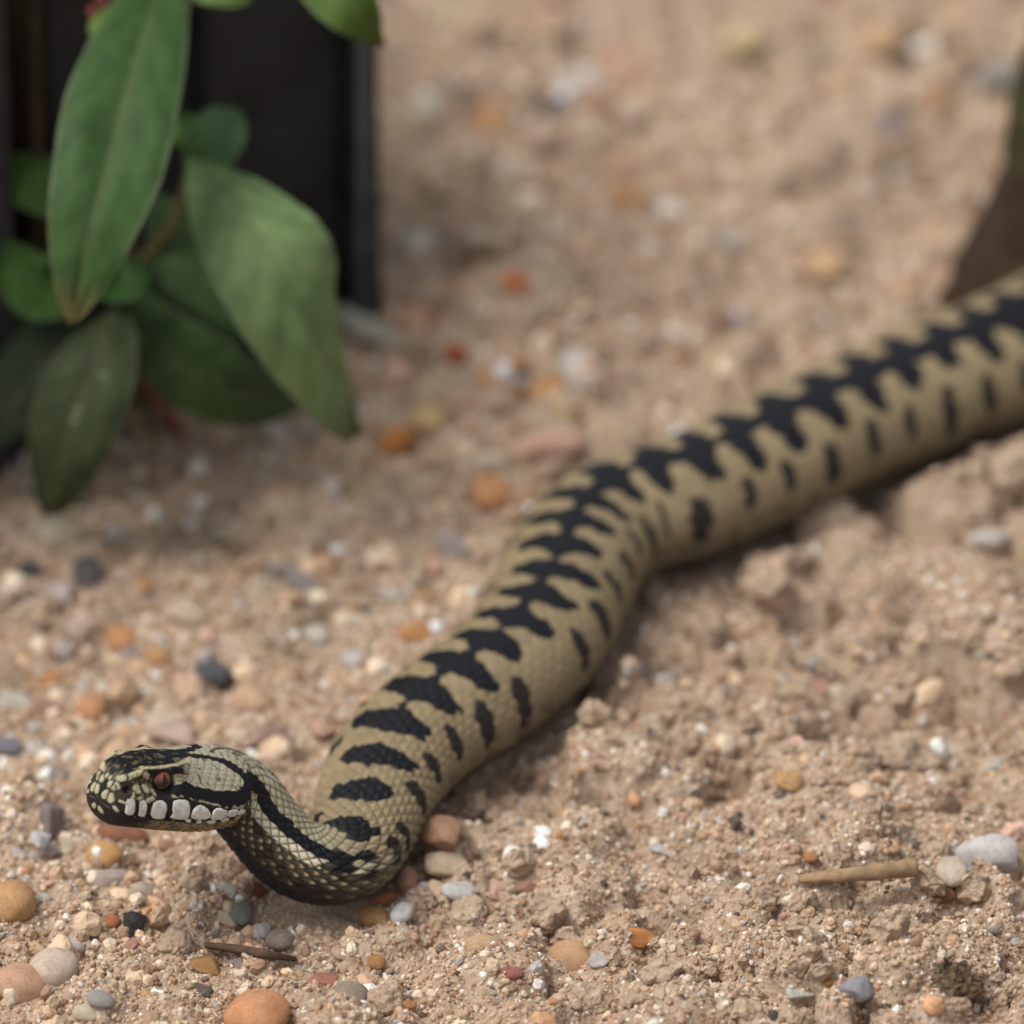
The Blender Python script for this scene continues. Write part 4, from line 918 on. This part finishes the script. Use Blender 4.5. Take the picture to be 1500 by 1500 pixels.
for i_ in range(3): board('board', .016+i_*.040, .016+i_*.040+.038, 0, .014, M_BLACK, axis_d=inw, nrm=dirv, org=A_+dirv*980*u1)
for i_ in range(3): board('board', i_*326*u1+.002, (i_+1)*326*u1, 0, .014, M_BLACK, axis_d=dirv, nrm=inw, org=A_+inw*.150)
cs = [A_+dirv*.014+inw*.024, A_+dirv*(980*u1-.014)+inw*.024, A_+dirv*(980*u1-.014)+inw*.135, A_+dirv*.014+inw*.135]
V = np.array([c_+np.array([0, 0, z])-A_ for z in (0, .10) for c_ in cs]); link('soil', mesh_np('soil', V, np.array([[4, 5, 6, 7], [0, 3, 2, 1], [0, 1, 5, 4], [1, 2, 6, 5], [2, 3, 7, 6], [3, 0, 4, 7]]), smooth=False), M_SOIL, planter)

# ------------------------------------------------------------------ brown stump at the right
M_BARK = mat_plain('bark', (.042, .027, .016), .9, .15, .55, 90, .003)
M_MOSS = mat_plain('moss', (.055, .052, .025), .95, .1, .4, 400, .001)
SB = ground_at(1590, 425); stump = empty('stump', tuple(SB)); tag(stump, 'dark brown weathered stump with mossy side beyond the snake', 'stump')
zz_ = np.linspace(-.012, .085, 40); an = np.linspace(0, 2*math.pi, 72, endpoint=False)
rb = np.interp(zz_, [-.012, 0, .012, .03, .06, .085], [.028, .0250, .0205, .0160, .0138, .0130])
Z2, A2_ = np.meshgrid(zz_, an, indexing='ij'); rr = rb[:, None]*(1+.10*vn(np.cos(A2_)*3, np.sin(A2_)*3, Z2*30, seed=460)+.07*vn(np.cos(A2_)*9, np.sin(A2_)*9, Z2*40, seed=461))
SV = np.stack([rr*np.cos(A2_)+Z2*.10, rr*np.sin(A2_), Z2], -1)
sv2 = np.vstack([SV.reshape(-1, 3), [[.0085, 0, .087]]]); f = gridfaces(40, 72, True); tri = np.vstack([f[:, [0, 1, 2]], f[:, [0, 2, 3]], [[39*72+j, 39*72+(j+1) % 72, 40*72] for j in range(72)]])
link('trunk', mesh_np('trunk', sv2, tri), M_BARK, stump)
zi = slice(14, 32); ai = np.where(np.abs(((an-math.radians(165)+math.pi) % (2*math.pi))-math.pi) < .55)[0]
mv = SV[zi][:, ai]; k1 = np.sin(np.linspace(0, math.pi, mv.shape[0]))[:, None]*np.sin(np.linspace(0, math.pi, mv.shape[1]))[None]
nr_ = np.stack([np.cos(A2_), np.sin(A2_), 0*A2_], -1)[zi][:, ai]
mv = mv+nr_*(.0035*k1**.6*(1+.5*vn(mv[..., 2]*300, mv[..., 1]*300, seed=462))-.0006)[..., None]
link('moss', mesh_np('moss', mv.reshape(-1, 3), gridfaces(*mv.shape[:2])), M_MOSS, stump)

# ------------------------------------------------------------------ leafy plant
plant_o = ground_at(215, 622); plant = empty('leafy_plant', tuple(plant_o)); tag(plant, 'green leafy plant with drooping pointed leaves and reddish buds', 'plant')
VIEW = np.array([0, CE, -SE])
def bez(a, b, c_, t): t = t[:, None]; return (1-t)**2*a+2*t*(1-t)*b+t*t*c_
def leaf(base, mid, tip, wid, nrm, green, peak=.42, fold=.18, curl=.25, wave=.05, tipc=None, seed=0, nu=21, nt_=46, name='leaf'):
    base, mid, tip = map(np.asarray, (base, mid, tip)); t = np.linspace(0, 1, nt_); ctrl = 2*mid-.5*(base+tip)
    c_ = bez(base, ctrl, tip, t); T = np.gradient(c_, axis=0); T /= np.linalg.norm(T, axis=1, keepdims=True)
    nrm = np.asarray(nrm, float); Wd = np.cross(T, nrm); Wd /= np.linalg.norm(Wd, axis=1, keepdims=True); Nn = np.cross(Wd, T)
    a = 1.0; b = a*(1-peak)/peak; pr_ = (t**a*(1-t)**b); pr_ /= pr_.max(); pr_ = pr_**.70; pr_ = np.maximum(pr_, .05*(1-t))
    uu = np.linspace(-1, 1, nu); Tt, Uu = np.meshgrid(t, uu, indexing='ij'); hw = wid/2*pr_[:, None]
    edge = 1+wave*.6*vn(Tt*5+seed*3, np.sign(Uu)*2+0*Tt, seed=470+seed)
    vein = np.abs(((Tt*7.5-np.abs(Uu)*1.5*pr_[:, None]) % 1)-.5)*2
    h = hw*(fold*np.abs(Uu)-curl*Uu**2)+wid*.020*(1-np.exp(-(Uu/.10)**2))-wid*.012*np.exp(-((1-vein)/.22)**2)*(1-np.exp(-(Uu/.2)**2))
    h = h+wid*.05*vn(Tt*4+seed, Uu*1.5, seed=480+seed)+wid*.018*vn(Tt*13+seed, Uu*4, seed=481+seed)
    pos = c_[:, None]+Wd[:, None]*(Uu*hw*edge)[..., None]+Nn[:, None]*h[..., None]
    low = pos-Nn[:, None]*(.00035*(1-Uu**4))[..., None]
    g = lin(green)*np.ones(pos.shape)
    g = g*(1-.20*np.exp(-((1-vein)/.25)**2)*(1-np.exp(-(Uu/.15)**2)))[..., None]
    mid_ = np.exp(-(Uu/.07)**2); g = g*(1-.3*mid_[..., None])+lin((112, 104, 74))*.3*mid_[..., None]
    ed = sstep(.93, 1.0, np.abs(Uu)); g = g*(1-.45*ed[..., None])+lin((128, 132, 110))*.45*ed[..., None]
    g = g*(1+.10*vn(Tt*6+seed, Uu*3, seed=490+seed))[..., None]
    if tipc is not None: k_ = sstep(.86, 1.0, Tt)[..., None]; g = g*(1-k_)+lin(tipc)*k_
    sp_ = (vn(Tt*40+seed, Uu*14, seed=495+seed) > .93)[..., None]; g = np.where(sp_, lin((150, 160, 120)), g)
    n = nt_*nu; f1 = gridfaces(nt_, nu); V = np.vstack([pos.reshape(-1, 3), low.reshape(-1, 3)])-plant_o
    return link(name, mesh_np(name, V, np.vstack([f1, f1[:, ::-1]+n]), cols=np.vstack([g.reshape(-1, 3), g.reshape(-1, 3)*.9])), M_LEAF, plant)
CV = -VIEW
def tl(x, y, z=0): v = CV+np.array([x, y, z]); return v/np.linalg.norm(v)
leaf(atd(252, -80, 1.596), atd(168, 198, 1.562), atd(104, 476, 1.562), .0198, tl(-.10, 0, .35), (62, 92, 46), peak=.48, wave=.10, fold=.10, curl=.18, tipc=(120, 110, 70), seed=1)
leaf(atd(283, 226, 1.602), atd(410, 392, 1.578), atd(522, 640, 1.612), .0225, tl(.10, 0, 1.0), (126, 152, 100), peak=.54, wave=.10, fold=.14, curl=.40, tipc=(90, 92, 66), seed=2)
leaf(atd(176, 452, 1.606), atd(122, 575, 1.594), atd(66, 756, 1.608), .0170, tl(-.25, 0, .05), (66, 78, 50), peak=.55, fold=.15, curl=.35, seed=3)
leaf(atd(186, 420, 1.615), atd(290, 545, 1.612), atd(446, 592, 1.626), .0150, tl(.2, 0, -.1), (70, 92, 52), peak=.50, fold=.2, curl=.35, seed=4)
leaf(atd(275, 262, 1.606), atd(316, 205, 1.598), atd(338, 158, 1.606), .0098, tl(.3, 0, .5), (92, 128, 84), peak=.5, fold=.35, curl=.2, seed=5)
leaf(atd(288, 240, 1.606), atd(282, 205, 1.600), atd(268, 168, 1.604), .0070, tl(-.3, 0, .5), (98, 140, 72), peak=.5, fold=.3, seed=6)
leaf(atd(438, -38, 1.590), atd(508, 4, 1.580), atd(563, 66, 1.588), .0105, tl(.2, 0, .3), (74, 100, 34), peak=.45, fold=.15, tipc=(110, 70, 46), seed=7)
leaf(atd(255, -26, 1.590), atd(320, -10, 1.586), atd(372, 0, 1.590), .0050, tl(0, 0, .5), (96, 122, 60), seed=8)
leaf(atd(135, 380, 1.612), atd(62, 420, 1.602), atd(10, 350, 1.606), .0120, tl(-.3, 0, .4), (66, 104, 40), peak=.5, seed=9)
leaf(atd(140, 300, 1.612), atd(60, 268, 1.606), atd(-22, 250, 1.610), .0110, tl(-.3, 0, .4), (72, 108, 44), peak=.5, seed=10)
leaf(atd(150, 425, 1.614), atd(180, 408, 1.602), atd(218, 388, 1.606), .0080, tl(.1, 0, .5), (60, 98, 46), peak=.5, seed=11)
leaf(atd(140, 450, 1.618), atd(50, 540, 1.612), atd(-10, 655, 1.618), .0130, tl(-.2, 0, 0), (64, 78, 56), peak=.5, seed=12)
leaf(atd(230, 285, 1.618), atd(285, 390, 1.616), atd(372, 498, 1.622), .0125, tl(.1, 0, .2), (84, 112, 68), peak=.5, seed=13)
leaf(atd(160, 330, 1.618), atd(95, 355, 1.616), atd(30, 480, 1.618), .0120, tl(-.2, 0, .2), (64, 98, 38), peak=.5, seed=14)
leaf(atd(200, -10, 1.592), atd(160, 40, 1.580), atd(140, 84, 1.582), .0075, tl(-.2, 0, .4), (100, 120, 46), tipc=(130, 60, 48), seed=15)
leaf(atd(200, 400, 1.618), atd(215, 470, 1.618), atd(250, 560, 1.625), .0110, tl(.1, 0, .2), (60, 84, 44), peak=.5, seed=16)
M_STEM = mat_plain('plant_stem', tuple(lin((96, 92, 58))), .6, .3, .3, 300); M_RSTEM = mat_plain('red_stem', tuple(lin((128, 72, 50))), .6, .3, .3, 300)
sb = plant_o-np.array([0, 0, .003])
tube_obj('stem', [sb, atd(200, 500, 1.625), atd(188, 400, 1.617), atd(205, 240, 1.606), atd(228, 60, 1.596), atd(228, -60, 1.590)], [.0014, .0013, .0012, .0011, .001, .0009], M_STEM, plant, org=plant_o)
tube_obj('stem', [atd(190, 400, 1.617), atd(250, 330, 1.612), atd(285, 235, 1.605), atd(300, 210, 1.603)], [.0011, .001, .0009, .0006], M_STEM, plant, org=plant_o)
tube_obj('stem', [gz(272, 645, -.002), gz(240, 600, .004), atd(205, 520, 1.622), atd(190, 420, 1.618)], [.0012, .0012, .0011, .0010], M_RSTEM, plant, org=plant_o)
tube_obj('stem', [gz(222, 668, -.001), gz(205, 630, .004), gz(196, 590, .008)], [.0016, .0012, .0008], M_TWIG, plant, org=plant_o)
M_BUD = mat_plain('bud', tuple(lin((112, 56, 54))), .55, .3, .4, 500)
for i_, (px, py, r_) in enumerate([(150, 6, .0016), (163, -6, .0015), (270, 8, .0015), (255, -10, .0017), (142, 74, .0013), (135, 20, .0012), (310, 214, .0010), (175, 12, .0013)]):
    v, f = ICO[3]; v = v*np.array([.8, .8, 1.25])*(1+.15*vn(v[:, 0]*3+i_, v[:, 1]*3, v[:, 2]*3, seed=499))[:, None]*r_
    link('bud', mesh_np('bud', v+atd(px, py, 1.586 if py < 150 else 1.600)-plant_o, f), M_BUD, plant)
